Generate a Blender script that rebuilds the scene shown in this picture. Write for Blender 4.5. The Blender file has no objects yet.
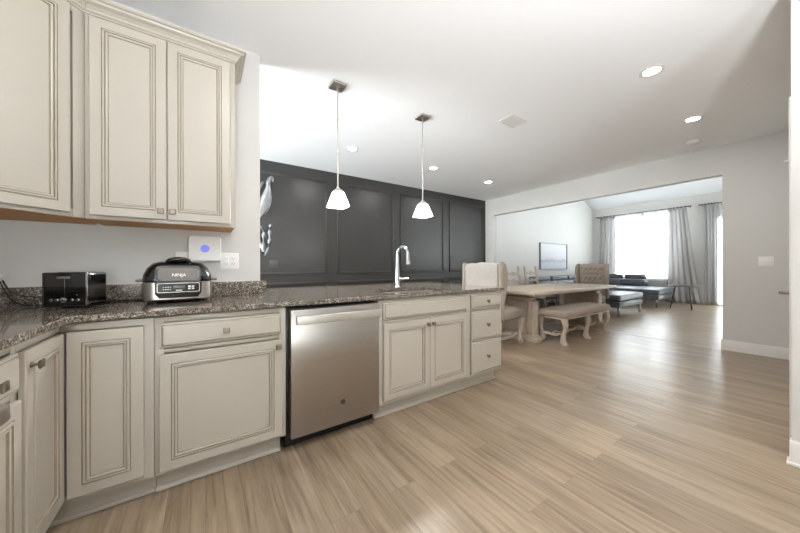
import bpy, bmesh, math, random
from mathutils import Vector, Matrix
random.seed(7)
PI = math.pi
R = math.radians
scn = bpy.context.scene
COL = scn.collection

# ------------------------------------------------------------------ camera, sky, exposure
cam_data = bpy.data.cameras.new('camera'); cam = bpy.data.objects.new('camera', cam_data); COL.objects.link(cam)
YAW = 0.979; CAMH = 1.1221
cam_data.sensor_width = 36.0; cam_data.sensor_fit = 'HORIZONTAL'
cam_data.lens = 290.08 / 800 * 36.0
cam_data.clip_start = 0.02
cam.matrix_world = (Matrix.Translation((0, 0, CAMH)) @ Matrix.Rotation(YAW - PI/2, 4, 'Z') @ Matrix.Rotation(PI/2, 4, 'X')
                    @ Matrix.Rotation(R(-0.143), 4, 'Z'))
scn.camera = cam
scn.view_settings.view_transform = 'Standard'; scn.view_settings.look = 'None'
scn.view_settings.gamma = 1.0; scn.view_settings.use_curve_mapping = False
scn.view_settings.exposure = 0.70
SKY = 5.5
GROUND_FILL = 27.0
CAN_W = 5.0
PEND_W = 18.0
UP_W = 62.0
w = bpy.data.worlds.new('overcast_sky'); scn.world = w; w.use_nodes = True
_n = w.node_tree.nodes; _l = w.node_tree.links; _tc = _n.new('ShaderNodeTexCoord'); _sx = _n.new('ShaderNodeSeparateXYZ'); _l.new(_tc.outputs['Generated'], _sx.inputs[0])
_mr = _n.new('ShaderNodeMapRange'); _mr.inputs[1].default_value = -.04; _mr.inputs[2].default_value = .04; _l.new(_sx.outputs['Z'], _mr.inputs[0])
_mx = _n.new('ShaderNodeMix'); _mx.data_type = 'RGBA'; _l.new(_mr.outputs[0], _mx.inputs[0])
_mx.inputs[6].default_value = (GROUND_FILL*.92, GROUND_FILL*.965, GROUND_FILL, 1)      # glow below the horizon, added to light the ceilings through the windows
_mx.inputs[7].default_value = (SKY*.95, SKY*.98, SKY, 1)               # bright overcast sky
_l.new(_mx.outputs[2], _n['Background'].inputs[0]); _n['Background'].inputs[1].default_value = 1.0
scn.cycles.max_bounces = 10; scn.cycles.diffuse_bounces = 6; scn.cycles.glossy_bounces = 4
scn.cycles.transparent_max_bounces = 12; scn.cycles.transmission_bounces = 6
scn.cycles.sample_clamp_indirect = 6.0
scn.cycles.caustics_reflective = False; scn.cycles.caustics_refractive = False
scn.cycles.use_denoising = True

def area_light(name, loc, rot, size, watts, color=(1, 1, 1), shape='DISK', sizey=None, portal=False, parent=None, spread=180):
    d = bpy.data.lights.new(name, 'AREA'); d.shape = shape; d.size = size
    if sizey: d.size_y = sizey
    d.energy = watts; d.color = color; d.spread = R(spread)
    if portal: d.cycles.is_portal = True
    o = bpy.data.objects.new(name, d); COL.objects.link(o); o.location = loc; o.rotation_euler = rot
    if parent: o.parent = parent
    return o

# ------------------------------------------------------------------ materials
def srgb(r, g, b):
    f = lambda c: ((c/255+.055)/1.055)**2.4 if c > 10 else c/255/12.92
    return (f(r), f(g), f(b), 1)
MATS = {}
def mat(name, col, rough=.5, metal=0., spec=.5, coat=0., emit=None, estr=0., bump=None, vary=None, aniso=0.):
    m = bpy.data.materials.new(name); m.use_nodes = True; nt = m.node_tree; N = nt.nodes; L = nt.links
    b = N['Principled BSDF']
    b.inputs['Base Color'].default_value = col; b.inputs['Roughness'].default_value = rough
    b.inputs['Metallic'].default_value = metal; b.inputs['Specular IOR Level'].default_value = spec
    b.inputs['Coat Weight'].default_value = coat
    b.inputs['Anisotropic'].default_value = aniso
    if emit: b.inputs['Emission Color'].default_value = emit; b.inputs['Emission Strength'].default_value = estr
    tc = N.new('ShaderNodeTexCoord')
    if vary:   # (scale xyz, amount, detail)
        mp = N.new('ShaderNodeMapping'); mp.inputs['Scale'].default_value = vary[0]; L.new(tc.outputs['Object'], mp.inputs[0])
        no = N.new('ShaderNodeTexNoise'); no.inputs['Scale'].default_value = 1; no.inputs['Detail'].default_value = vary[2]
        L.new(mp.outputs[0], no.inputs['Vector'])
        rp = N.new('ShaderNodeValToRGB')
        a = vary[1]
        rp.color_ramp.elements[0].position = .3; rp.color_ramp.elements[1].position = .7
        rp.color_ramp.elements[0].color = tuple(c*(1-a) for c in col[:3])+(1,)
        rp.color_ramp.elements[1].color = tuple(min(1, c*(1+a)) for c in col[:3])+(1,)
        L.new(no.outputs['Fac'], rp.inputs[0]); L.new(rp.outputs[0], b.inputs['Base Color'])
    if bump:   # (scale xyz, strength, distance)
        mp = N.new('ShaderNodeMapping'); mp.inputs['Scale'].default_value = bump[0]; L.new(tc.outputs['Object'], mp.inputs[0])
        no = N.new('ShaderNodeTexNoise'); no.inputs['Scale'].default_value = 1; no.inputs['Detail'].default_value = 3
        L.new(mp.outputs[0], no.inputs['Vector'])
        bp = N.new('ShaderNodeBump'); bp.inputs['Strength'].default_value = bump[1]; bp.inputs['Distance'].default_value = bump[2]
        L.new(no.outputs['Fac'], bp.inputs['Height']); L.new(bp.outputs[0], b.inputs['Normal'])
    MATS[name] = m; return m

CAB = mat('cabinet_paint', srgb(180, 173, 161), .3, vary=((3, 3, 3), .015, 2))
GLZ = mat('cabinet_glaze', srgb(148, 136, 118), .5, vary=((30, 30, 30), .1, 2))
WOODB = mat('cabinet_plywood', srgb(208, 152, 90), .5, vary=((4, 40, 40), .18, 4))
WALL = mat('wall_paint', srgb(206, 204, 200), .75, bump=((220, 220, 220), .08, .002))
WALLW = mat('white_wall_paint', srgb(220, 218, 214), .75, bump=((220, 220, 220), .08, .002))
CEIL = mat('ceiling_paint', srgb(246, 247, 249), .9, bump=((60, 60, 60), .12, .003))
TRIM = mat('trim_paint', srgb(228, 227, 223), .35, bump=((80, 80, 80), .02, .001))
BLACKW = mat('black_wall_paint', srgb(52, 51, 49), .36, bump=((150, 150, 150), .1, .002))
STEEL = mat('brushed_steel', srgb(178, 172, 165), .30, 1.0, vary=((3, 90, 260), .04, 3), bump=((11, 11, .8), .25, .002), aniso=.8)
_t = STEEL.node_tree.nodes.new('ShaderNodeTangent'); _t.direction_type = 'RADIAL'; _t.axis = 'Z'
STEEL.node_tree.links.new(_t.outputs[0], STEEL.node_tree.nodes['Principled BSDF'].inputs['Tangent'])
NICKEL = mat('nickel', srgb(196, 190, 182), .42, 1.0, vary=((50, 50, 50), .05, 2))
DARKNI = mat('satin_nickel', srgb(138, 128, 116), .42, 1.0, vary=((50, 50, 50), .05, 2))
CHROME = mat('chrome', srgb(186, 186, 188), .14, 1.0, vary=((50, 50, 50), .03, 2))
BLK = mat('black_plastic', srgb(20, 20, 21), .25, vary=((60, 60, 60), .1, 2))
BLKG = mat('black_gloss', srgb(10, 10, 11), .06, coat=.5, vary=((60, 60, 60), .1, 2))
DGREY = mat('dark_grey_metal', srgb(92, 88, 84), .3, .7, vary=((60, 60, 60), .05, 2))
WHITEP = mat('white_plastic', srgb(232, 231, 228), .35, vary=((60, 60, 60), .02, 2))
BLUE = mat('blue_button', srgb(120, 128, 215), .4, emit=srgb(110, 120, 225), estr=.35, vary=((80, 80, 80), .05, 2))
LCD = mat('display_grey', srgb(120, 118, 114), .2, vary=((60, 60, 60), .05, 2))
FAB = mat('greige_linen', srgb(160, 149, 138), .95, spec=.1, vary=((90, 90, 90), .14, 3), bump=((400, 400, 400), .3, .002))
FABD = mat('dark_linen_button', srgb(110, 98, 88), .95, spec=.1, vary=((90, 90, 90), .1, 3))
FABL = mat('pale_linen', srgb(172, 166, 160), .95, spec=.1, vary=((90, 90, 90), .1, 3), bump=((400, 400, 400), .3, .002))
OAK = mat('weathered_oak', srgb(180, 165, 148), .6, vary=((50, 6, 50), .16, 4))
OAKV = mat('weathered_oak_turned', srgb(182, 167, 151), .6, vary=((40, 40, 9), .16, 4))
OAKX = mat('weathered_oak_top', srgb(186, 171, 155), .45, vary=((5, 50, 50), .14, 4))
LEATH = mat('slate_leather', srgb(84, 87, 94), .38, vary=((7, 7, 7), .12, 3), bump=((60, 60, 60), .12, .003))
CURT = mat('grey_curtain', srgb(202, 200, 198), .9, spec=.1, vary=((150, 150, 20), .06, 2))
DARKM = mat('dark_metal', srgb(60, 58, 58), .4, .6, vary=((60, 60, 60), .05, 2))
FRAMEG = mat('grey_frame', srgb(118, 118, 120), .4, .3, vary=((60, 60, 60), .05, 2))
TBLTOP = mat('grey_table_top', srgb(120, 116, 112), .4, vary=((6, 40, 6), .12, 3))
SILV = mat('silver_leaf', srgb(150, 150, 152), .32, .9, vary=((25, 25, 25), .12, 3), bump=((60, 60, 60), .3, .004))
HANDM = mat('satin_handle', srgb(215, 212, 206), .38, .9, vary=((60, 60, 60), .03, 2))
SSTEEL = mat('smooth_steel', srgb(176, 170, 162), .32, 1.0, vary=((60, 60, 60), .04, 2))
SINKM = mat('sink_steel', srgb(205, 198, 188), .3, .9, vary=((60, 60, 60), .04, 2))
GLOW = mat('lamp_glow', (1, 1, 1, 1), .5, emit=(1, .96, .9, 1), estr=22, vary=((5, 5, 5), .0, 1))
SHADEG0 = mat('frosted_shade', srgb(240, 240, 238), .4, emit=(1, .97, .93, 1), estr=6, vary=((20, 20, 20), .02, 2))
def shade_mat():
    m = SHADEG0; nt = m.node_tree; N = nt.nodes; L = nt.links; o = N['Material Output']; p = N['Principled BSDF']
    t = N.new('ShaderNodeBsdfTransparent'); mx = N.new('ShaderNodeMixShader'); mx.inputs[0].default_value = .6
    L.new(t.outputs[0], mx.inputs[1]); L.new(p.outputs[0], mx.inputs[2]); L.new(mx.outputs[0], o.inputs[0]); return m
SHADEG = shade_mat()
BOXG = mat('pale_grey_card', srgb(196, 194, 190), .7, vary=((40, 40, 200), .08, 2))

def custom_floor(name, tint):
    m = bpy.data.materials.new(name); m.use_nodes = True; nt = m.node_tree; N = nt.nodes; L = nt.links; b = N['Principled BSDF']
    tc = N.new('ShaderNodeTexCoord'); sp = N.new('ShaderNodeSeparateXYZ'); L.new(tc.outputs['Object'], sp.inputs[0])
    cb = N.new('ShaderNodeCombineXYZ'); L.new(sp.outputs['Y'], cb.inputs['X']); L.new(sp.outputs['X'], cb.inputs['Y'])
    br = N.new('ShaderNodeTexBrick'); L.new(cb.outputs[0], br.inputs['Vector'])
    br.inputs['Scale'].default_value = 1; br.inputs['Brick Width'].default_value = 1.22; br.inputs['Row Height'].default_value = .152
    br.inputs['Mortar Size'].default_value = .0009; br.inputs['Mortar Smooth'].default_value = .6; br.offset = .37; br.offset_frequency = 2
    c1 = [c*t for c, t in zip(srgb(147, 130, 109)[:3], tint)]; c2 = [c*t for c, t in zip(srgb(163, 146, 125)[:3], tint)]
    cm = [c*t for c, t in zip(srgb(112, 95, 78)[:3], tint)]
    br.inputs['Color1'].default_value = c1+[1]; br.inputs['Color2'].default_value = c2+[1]; br.inputs['Mortar'].default_value = cm+[1]
    # per-plank offset so that grain does not run through
    ad = N.new('ShaderNodeVectorMath'); ad.operation = 'MULTIPLY_ADD'
    L.new(br.outputs['Color'], ad.inputs[0]); ad.inputs[1].default_value = (40, 40, 40); L.new(tc.outputs['Object'], ad.inputs[2])
    mp = N.new('ShaderNodeMapping'); mp.inputs['Scale'].default_value = (34, 1.9, 1); L.new(ad.outputs[0], mp.inputs[0])
    n1 = N.new('ShaderNodeTexNoise'); n1.inputs['Scale'].default_value = 1; n1.inputs['Detail'].default_value = 7; n1.inputs['Roughness'].default_value = .62
    n1.inputs['Distortion'].default_value = .6
    L.new(mp.outputs[0], n1.inputs['Vector'])
    r1 = N.new('ShaderNodeValToRGB'); e = r1.color_ramp.elements; e[0].position = .30; e[1].position = .68
    e[0].color = (.58, .53, .48, 1); e[1].color = (1.16, 1.16, 1.17, 1)
    k = r1.color_ramp.elements.new(.5); k.color = (.92, .91, .90, 1)
    L.new(n1.outputs['Fac'], r1.inputs[0])
    mp2 = N.new('ShaderNodeMapping'); mp2.inputs['Scale'].default_value = (7, .9, 1); L.new(ad.outputs[0], mp2.inputs[0])
    n2 = N.new('ShaderNodeTexNoise'); n2.inputs['Scale'].default_value = 1; n2.inputs['Detail'].default_value = 3; L.new(mp2.outputs[0], n2.inputs['Vector'])
    r2 = N.new('ShaderNodeValToRGB'); e = r2.color_ramp.elements; e[0].position = .35; e[1].position = .65
    e[0].color = (.84, .83, .83, 1); e[1].color = (1.08, 1.07, 1.05, 1); L.new(n2.outputs['Fac'], r2.inputs[0])
    x1 = N.new('ShaderNodeMix'); x1.data_type = 'RGBA'; x1.blend_type = 'MULTIPLY'; x1.inputs[0].default_value = 1
    L.new(br.outputs['Color'], x1.inputs[6]); L.new(r1.outputs[0], x1.inputs[7])
    x2 = N.new('ShaderNodeMix'); x2.data_type = 'RGBA'; x2.blend_type = 'MULTIPLY'; x2.inputs[0].default_value = 1
    L.new(x1.outputs[2], x2.inputs[6]); L.new(r2.outputs[0], x2.inputs[7]); L.new(x2.outputs[2], b.inputs['Base Color'])
    b.inputs['Roughness'].default_value = .29
    bp = N.new('ShaderNodeBump'); bp.inputs['Strength'].default_value = .12; bp.inputs['Distance'].default_value = .002
    L.new(n1.outputs['Fac'], bp.inputs['Height']); L.new(bp.outputs[0], b.inputs['Normal'])
    return m
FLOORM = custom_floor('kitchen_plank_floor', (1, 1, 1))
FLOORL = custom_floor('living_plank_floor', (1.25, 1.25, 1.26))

def granite():
    m = bpy.data.materials.new('granite'); m.use_nodes = True; nt = m.node_tree; N = nt.nodes; L = nt.links; b = N['Principled BSDF']
    tc = N.new('ShaderNodeTexCoord')
    v = N.new('ShaderNodeTexVoronoi'); v.inputs['Scale'].default_value = 190; L.new(tc.outputs['Object'], v.inputs['Vector'])
    sx = N.new('ShaderNodeSeparateColor'); L.new(v.outputs['Color'], sx.inputs[0])
    n = N.new('ShaderNodeTexNoise'); n.inputs['Scale'].default_value = 34; n.inputs['Detail'].default_value = 5; L.new(tc.outputs['Object'], n.inputs['Vector'])
    ma = N.new('ShaderNodeMath'); ma.operation = 'MULTIPLY_ADD'; ma.inputs[1].default_value = .55
    L.new(sx.outputs[0], ma.inputs[0])
    m2 = N.new('ShaderNodeMath'); m2.operation = 'MULTIPLY'; m2.inputs[1].default_value = .55; L.new(n.outputs['Fac'], m2.inputs[0]); L.new(m2.outputs[0], ma.inputs[2])
    r = N.new('ShaderNodeValToRGB'); r.color_ramp.interpolation = 'LINEAR'
    els = r.color_ramp.elements
    els[0].position = .2; els[0].color = srgb(42, 39, 36); els[1].position = .85; els[1].color = srgb(176, 170, 160)
    for p, c in ((.36, srgb(68, 62, 58)), (.47, srgb(104, 96, 88)), (.56, srgb(90, 84, 80)), (.68, srgb(134, 122, 106))):
        q = els.new(p); q.color = c
    L.new(ma.outputs[0], r.inputs[0]); L.new(r.outputs[0], b.inputs['Base Color'])
    b.inputs['Roughness'].default_value = .1; b.inputs['Coat Weight'].default_value = .3
    return m
GRAN = granite()

def glass_mat():
    m = bpy.data.materials.new('window_glass'); m.use_nodes = True; nt = m.node_tree; N = nt.nodes; L = nt.links
    N.remove(N['Principled BSDF']); o = N['Material Output']
    t = N.new('ShaderNodeBsdfTransparent'); t.inputs[0].default_value = (.96, .98, .98, 1); g = N.new('ShaderNodeBsdfGlossy'); g.inputs['Roughness'].default_value = .02
    fr = N.new('ShaderNodeFresnel'); fr.inputs[0].default_value = 1.3
    mx = N.new('ShaderNodeMixShader'); L.new(fr.outputs[0], mx.inputs[0]); L.new(t.outputs[0], mx.inputs[1]); L.new(g.outputs[0], mx.inputs[2]); L.new(mx.outputs[0], o.inputs[0])
    return m
GLASS = glass_mat()
def sheer_mat():
    m = bpy.data.materials.new('sheer_voile'); m.use_nodes = True; nt = m.node_tree; N = nt.nodes; L = nt.links
    N.remove(N['Principled BSDF']); o = N['Material Output']
    t = N.new('ShaderNodeBsdfTransparent'); tr = N.new('ShaderNodeBsdfTranslucent'); tr.inputs[0].default_value = (.86, .87, .88, 1)
    d = N.new('ShaderNodeBsdfDiffuse'); d.inputs[0].default_value = (.9, .9, .91, 1)
    a = N.new('ShaderNodeMixShader'); a.inputs[0].default_value = .35; L.new(tr.outputs[0], a.inputs[1]); L.new(d.outputs[0], a.inputs[2])
    tc = N.new('ShaderNodeTexCoord'); no = N.new('ShaderNodeTexNoise'); no.inputs['Scale'].default_value = 60; L.new(tc.outputs['Object'], no.inputs['Vector'])
    mr = N.new('ShaderNodeMapRange'); mr.inputs[3].default_value = .86; mr.inputs[4].default_value = .96; L.new(no.outputs['Fac'], mr.inputs[0])
    mx = N.new('ShaderNodeMixShader'); L.new(mr.outputs[0], mx.inputs[0]); L.new(t.outputs[0], mx.inputs[1]); L.new(a.outputs[0], mx.inputs[2]); L.new(mx.outputs[0], o.inputs[0])
    return m
SHEER = sheer_mat()
def painting_mat():
    m = bpy.data.materials.new('pale_landscape_print'); m.use_nodes = True; nt = m.node_tree; N = nt.nodes; L = nt.links; b = N['Principled BSDF']
    tc = N.new('ShaderNodeTexCoord'); sp = N.new('ShaderNodeSeparateXYZ'); L.new(tc.outputs['Object'], sp.inputs[0])
    no = N.new('ShaderNodeTexNoise'); no.inputs['Scale'].default_value = 4; no.inputs['Detail'].default_value = 6; L.new(tc.outputs['Object'], no.inputs['Vector'])
    ma = N.new('ShaderNodeMath'); ma.operation = 'MULTIPLY_ADD'; ma.inputs[1].default_value = .28; L.new(no.outputs['Fac'], ma.inputs[0])
    mz = N.new('ShaderNodeMapRange'); mz.inputs[1].default_value = 0; mz.inputs[2].default_value = .78; L.new(sp.outputs['Z'], mz.inputs[0])
    L.new(mz.outputs[0], ma.inputs[2])
    r = N.new('ShaderNodeValToRGB'); e = r.color_ramp.elements
    e[0].position = .1; e[0].color = srgb(196, 202, 210); e[1].position = .95; e[1].color = srgb(226, 228, 230)
    for p, c in ((.38, srgb(206, 210, 215)), (.47, srgb(172, 178, 186)), (.53, srgb(212, 214, 217)), (.66, srgb(222, 224, 228))):
        q = e.new(p); q.color = c
    L.new(ma.outputs[0], r.inputs[0]); L.new(r.outputs[0], b.inputs['Base Color']); b.inputs['Roughness'].default_value = .5
    return m
PAINT = painting_mat()
def add_translucency(m, f, col):
    nt = m.node_tree; N = nt.nodes; L = nt.links; o = N['Material Output']; p = N['Principled BSDF']
    t = N.new('ShaderNodeBsdfTranslucent'); t.inputs[0].default_value = col; mx = N.new('ShaderNodeMixShader'); mx.inputs[0].default_value = f
    L.new(p.outputs[0], mx.inputs[1]); L.new(t.outputs[0], mx.inputs[2]); L.new(mx.outputs[0], o.inputs[0])
add_translucency(CURT, .28, (.92, .91, .90, 1))

# ------------------------------------------------------------------ mesh builder
class MB:
    def __init__(s): s.bm = bmesh.new()
    def box(s, x0, x1, y0, y1, z0, z1, bev=0., mi=0, seg=2):
        t = bmesh.new(); bmesh.ops.create_cube(t, size=1)
        for v in t.verts: v.co = Vector(((x0+x1)/2+v.co.x*(x1-x0), (y0+y1)/2+v.co.y*(y1-y0), (z0+z1)/2+v.co.z*(z1-z0)))
        if bev > 0:
            bev = min(bev, .49*min(abs(x1-x0), abs(y1-y0), abs(z1-z0)))
            bmesh.ops.bevel(t, geom=t.edges[:], offset=bev, segments=seg, affect='EDGES', profile=.5)
        s.merge(t, mi); return s
    def merge(s, t, mi=0, M=None):
        if M is not None: bmesh.ops.transform(t, matrix=M, verts=t.verts[:])
        for f in t.faces: f.material_index = mi
        me = bpy.data.meshes.new('tmp'); t.to_mesh(me); t.free(); s.bm.from_mesh(me); bpy.data.meshes.remove(me)
    def cyl(s, p0, p1, r0, r1=None, seg=20, mi=0, bev=0):
        p0 = Vector(p0); p1 = Vector(p1); r1 = r0 if r1 is None else r1; d = p1-p0
        t = bmesh.new(); bmesh.ops.create_cone(t, cap_ends=True, segments=seg, radius1=r0, radius2=r1, depth=d.length)
        if bev:
            ed = [e for e in t.edges if len(e.link_faces) == 2 and any(len(f.verts) > 4 for f in e.link_faces)]
            bmesh.ops.bevel(t, geom=ed, offset=bev, segments=2, affect='EDGES')
        q = Vector((0, 0, 1)).rotation_difference(d.normalized())
        s.merge(t, mi, Matrix.Translation((p0+p1)/2) @ q.to_matrix().to_4x4()); return s
    def lathe(s, prof, center=(0, 0, 0), seg=28, mi=0, n=None, rot=0.):
        """prof [(r,z)...]; n=4 makes a square-plan body"""
        t = bmesh.new(); seg = n or seg; rings = []
        k = 1/math.cos(PI/seg) if n == 4 else 1
        for r, z in prof:
            if r < 1e-6: rings.append([t.verts.new((0, 0, z))]); continue
            rings.append([t.verts.new((r*k*math.cos(rot+2*PI*i/seg), r*k*math.sin(rot+2*PI*i/seg), z)) for i in range(seg)])
        for a, b in zip(rings, rings[1:]):
            if len(a) == 1 and len(b) == 1: continue
            for i in range(seg):
                j = (i+1) % seg
                if len(a) == 1: t.faces.new((a[0], b[i], b[j]))
                elif len(b) == 1: t.faces.new((a[i], a[j], b[0]))
                else: t.faces.new((a[i], a[j], b[j], b[i]))
        bmesh.ops.recalc_face_normals(t, faces=t.faces[:])
        s.merge(t, mi, Matrix.Translation(center)); return s
    def tube(s, pts, rad, seg=10, mi=0, flat=1., up=(0, 0, 1)):
        """swept tube; rad number or list; flat = ratio across second axis"""
        t = bmesh.new(); pts = [Vector(p) for p in pts]; n = len(pts); rs = rad if isinstance(rad, (list, tuple)) else [rad]*n; rings = []
        for i, p in enumerate(pts):
            d = (pts[min(i+1, n-1)]-pts[max(i-1, 0)]).normalized(); u = Vector(up)
            if abs(d.dot(u)) > .97: u = Vector((1, 0, 0)) if abs(d.x) < .9 else Vector((0, 1, 0))
            a = d.cross(u).normalized(); b = d.cross(a).normalized()
            rings.append([t.verts.new(p+a*rs[i]*math.cos(2*PI*k/seg)+b*rs[i]*flat*math.sin(2*PI*k/seg)) for k in range(seg)])
        for a, b in zip(rings, rings[1:]):
            for k in range(seg): t.faces.new((a[k], a[(k+1) % seg], b[(k+1) % seg], b[k]))
        t.faces.new(rings[0][::-1]); t.faces.new(rings[-1]); bmesh.ops.recalc_face_normals(t, faces=t.faces[:])
        s.merge(t, mi); return s
    def prism(s, poly, z0, z1, M=None, mi=0, bev=0.):
        """poly in xy extruded z0..z1, then transformed"""
        t = bmesh.new(); a = [t.verts.new((x, y, z0)) for x, y in poly]; f = t.faces.new(a)
        r = bmesh.ops.extrude_face_region(t, geom=[f]); vs = [v for v in r['geom'] if isinstance(v, bmesh.types.BMVert)]
        for v in vs: v.co.z = z1
        bmesh.ops.recalc_face_normals(t, faces=t.faces[:])
        if bev: bmesh.ops.bevel(t, geom=t.edges[:], offset=bev, segments=2, affect='EDGES')
        s.merge(t, mi, M); return s
    def loft(s, rings, mi=0, cap=True, closed=True):
        t = bmesh.new(); vs = [[t.verts.new(p) for p in r] for r in rings]; n = len(rings[0])
        for a, b in zip(vs, vs[1:]):
            for k in range(n if closed else n-1): t.faces.new((a[k], a[(k+1) % n], b[(k+1) % n], b[k]))
        if cap: t.faces.new(vs[0][::-1]); t.faces.new(vs[-1])
        bmesh.ops.recalc_face_normals(t, faces=t.faces[:]); s.merge(t, mi); return s
    def build(s, name, mats, parent=None, loc=(0, 0, 0), rot=(0, 0, 0), smooth=True, sub=0):
        me = bpy.data.meshes.new(name); s.bm.to_mesh(me); s.bm.free()
        for m in (mats if isinstance(mats, (list, tuple)) else [mats]): me.materials.append(m)
        o = bpy.data.objects.new(name, me); COL.objects.link(o); o.location = loc; o.rotation_euler = rot
        if parent: o.parent = parent
        if smooth:
            for p in me.polygons: p.use_smooth = True
            me.set_sharp_from_angle(angle=R(35))
        if sub:
            md = o.modifiers.new('sub', 'SUBSURF'); md.levels = sub; md.render_levels = sub
        return o
def rbox_mesh(sx, sy, sz, bev, cuts=0):
    pass
def tag(o, label, cat, group=None, kind=None):
    if label: o['label'] = label
    if cat: o['category'] = cat
    if group: o['group'] = group
    if kind: o['kind'] = kind
    return o
def thing(name, label, cat, loc=(0, 0, 0), rotz=0., group=None):
    o = bpy.data.objects.new(name, None); COL.objects.link(o); o.empty_display_size = .1
    o.location = loc; o.rotation_euler = (0, 0, rotz); return tag(o, label, cat, group)
def struct(name, mb, m, **k):
    o = mb.build(name, m, **k); o['kind'] = 'structure'; return o
def copy_tree(o, parent=None):
    c = o.copy(); COL.objects.link(c)
    if parent: c.parent = parent
    for ch in [x for x in list(bpy.data.objects) if x.parent == o]: copy_tree(ch, c)
    return c
def text_mesh(name, body, size, m, parent, loc, rot, extrude=.0004, align='CENTER', shear=0.):
    cu = bpy.data.curves.new('t', 'FONT'); cu.body = body; cu.size = size; cu.extrude = extrude; cu.align_x = align; cu.align_y = 'CENTER'; cu.shear = shear
    t = bpy.data.objects.new('t', cu); COL.objects.link(t); bpy.context.view_layer.update()
    me = bpy.data.meshes.new_from_object(t.evaluated_get(bpy.context.evaluated_depsgraph_get()))
    bpy.data.objects.remove(t); me.name = name; me.materials.clear(); me.materials.append(m)
    o = bpy.data.objects.new(name, me); COL.objects.link(o); o.parent = parent; o.location = loc; o.rotation_euler = rot; return o

# ------------------------------------------------------------------ setting
HC = 2.739            # kitchen ceiling
YB = 4.777            # dark panelled wall
XW = 5.76             # wall with the wide opening
struct('floor', MB().box(-2.92, XW, -4.12, 4.98, -.06, 0), FLOORM, smooth=False)
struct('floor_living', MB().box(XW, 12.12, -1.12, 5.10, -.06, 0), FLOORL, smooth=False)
struct('ceiling', MB().box(-2.92, XW, -4.12, YB+.2, HC, HC+.1), CEIL, smooth=False)
struct('wall_left', MB().box(-1.24, -1.12, -4.12, 2.43, 0, HC), WALL, smooth=False)
wl = MB(); wl.box(-2.92, -2.8, 2.43, 2.75, 0, HC); wl.box(-2.92, -2.8, 4.5, YB, 0, HC); wl.box(-2.92, -2.8, 2.75, 4.5, 0, .05); wl.box(-2.92, -2.8, 2.75, 4.5, 2.2, HC)
struct('wall_dining', wl, WALL, smooth=False)
struct('wall_kitchen', MB().box(-2.8, .349, 2.43, 2.55, 0, HC), WALL, smooth=False)
wb = MB(); wb.box(-1.12, -.9, -4.12, -4.0, 0, HC); wb.box(-.1, 2.75, -4.12, -4.0, 0, HC); wb.box(-.9, -.1, -4.12, -4.0, 0, .1); wb.box(-.9, -.1, -4.12, -4.0, 2.4, HC)
struct('wall_back', wb, WALL, smooth=False)
struct('wall_dark', MB().box(-2.92, XW, YB, YB+.2, 0, HC), BLACKW, smooth=False)
# pantry block on the right: face towards the kitchen and door side
struct('wall_right', MB().box(2.75, XW, -4.12, .1265, 0, HC), WALL, smooth=False)
# wall with wide opening (goes up past the kitchen ceiling in the vaulted living room)
ow = MB()
ow.box(XW, XW+.12, -1.12, .816, 0, 5.0); ow.box(XW, XW+.12, 4.539, 5.10, 0, 5.0); ow.box(XW, XW+.12, .816, 4.539, 2.345, 5.0)
struct('wall_opening', ow, WALL, smooth=False)
struct('wall_living_left', MB().box(XW+.12, 12.0, 4.98, 5.10, 0, 5.0), WALLW, smooth=False)
wr = MB(); wr.box(XW+.12, 8.2, -1.12, -1.0, 0, 5.0); wr.box(9.9, 12.0, -1.12, -1.0, 0, 5.0); wr.box(8.2, 9.9, -1.12, -1.0, 0, .9); wr.box(8.2, 9.9, -1.12, -1.0, 2.2, 5.0)
struct('wall_living_right', wr, WALLW, smooth=False)
# window wall with holes
WX = 12.0
W1 = (2.60, 4.42, .69, 2.80)     # y0 y1 z0 z1
D1 = (.30, 1.86, .0, 2.45)
ww = MB()
ww.box(WX, WX+.12, 4.42, 5.10, 0, 3.5); ww.box(WX, WX+.12, 2.60, 4.42, 0, .69); ww.box(WX, WX+.12, 2.60, 4.42, 2.80, 3.5)
ww.box(WX, WX+.12, 1.86, 2.60, 0, 3.5); ww.box(WX, WX+.12, .30, 1.86, 2.45, 3.5); ww.box(WX, WX+.12, -1.12, .30, 0, 3.5)
struct('wall_window', ww, WALLW, smooth=False)
# vaulted ceiling
vc = MB()
prof = [(12.12, 3.15), (12.12, 3.25), (8.9, 4.58), (XW+.12, 3.33), (XW+.12, 3.23), (8.9, 4.48)]
vc.prism([(x, z) for x, z in prof], -5.10, 1.12, Matrix.Rotation(PI/2, 4, 'X'))
struct('ceiling_living', vc, CEIL, smooth=False)

# baseboards
def baseboard(name, x0, x1, y0, y1, m=TRIM, h=.13):
    o = MB(); o.box(x0, x1, y0, y1, 0, h, .004); return struct(name, o, m)
bb = MB(); bb.box(XW-.015, XW, .10, .816, 0, .135, .004); bb.box(XW-.015, XW+.135, .816, .831, 0, .135, .004); bb.box(XW-.024, XW-.015, .10, .825, 0, .018, .004)
struct('baseboard_opening', bb, TRIM)
bb = MB(); bb.box(2.735, 2.75, -3.98, .1345, 0, .135, .004); bb.box(2.735, 2.80, .1265, .1345, 0, .135, .004); bb.box(2.722, 2.735, -3.98, .145, 0, .02, .005); bb.box(2.735, 2.80, .1345, .145, 0, .02, .005)
struct('baseboard_right', bb, TRIM)
bb = MB(); bb.box(3.85, XW-.03, .1265, .1385, 0, .135, .004)
struct('baseboard_pantry', bb, TRIM)
bb = MB(); bb.box(XW+.12, 12.0, 4.965, 4.98, 0, .135, .004); bb.box(11.985, 12.0, 1.95, 4.965, 0, .135, .004); bb.box(11.985, 12.0, -.99, .22, 0, .135, .004)
struct('baseboard_living', bb, TRIM)
bb = MB(); bb.box(-2.79, XW-.02, YB-.015, YB, 0, .15, .004)
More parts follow.
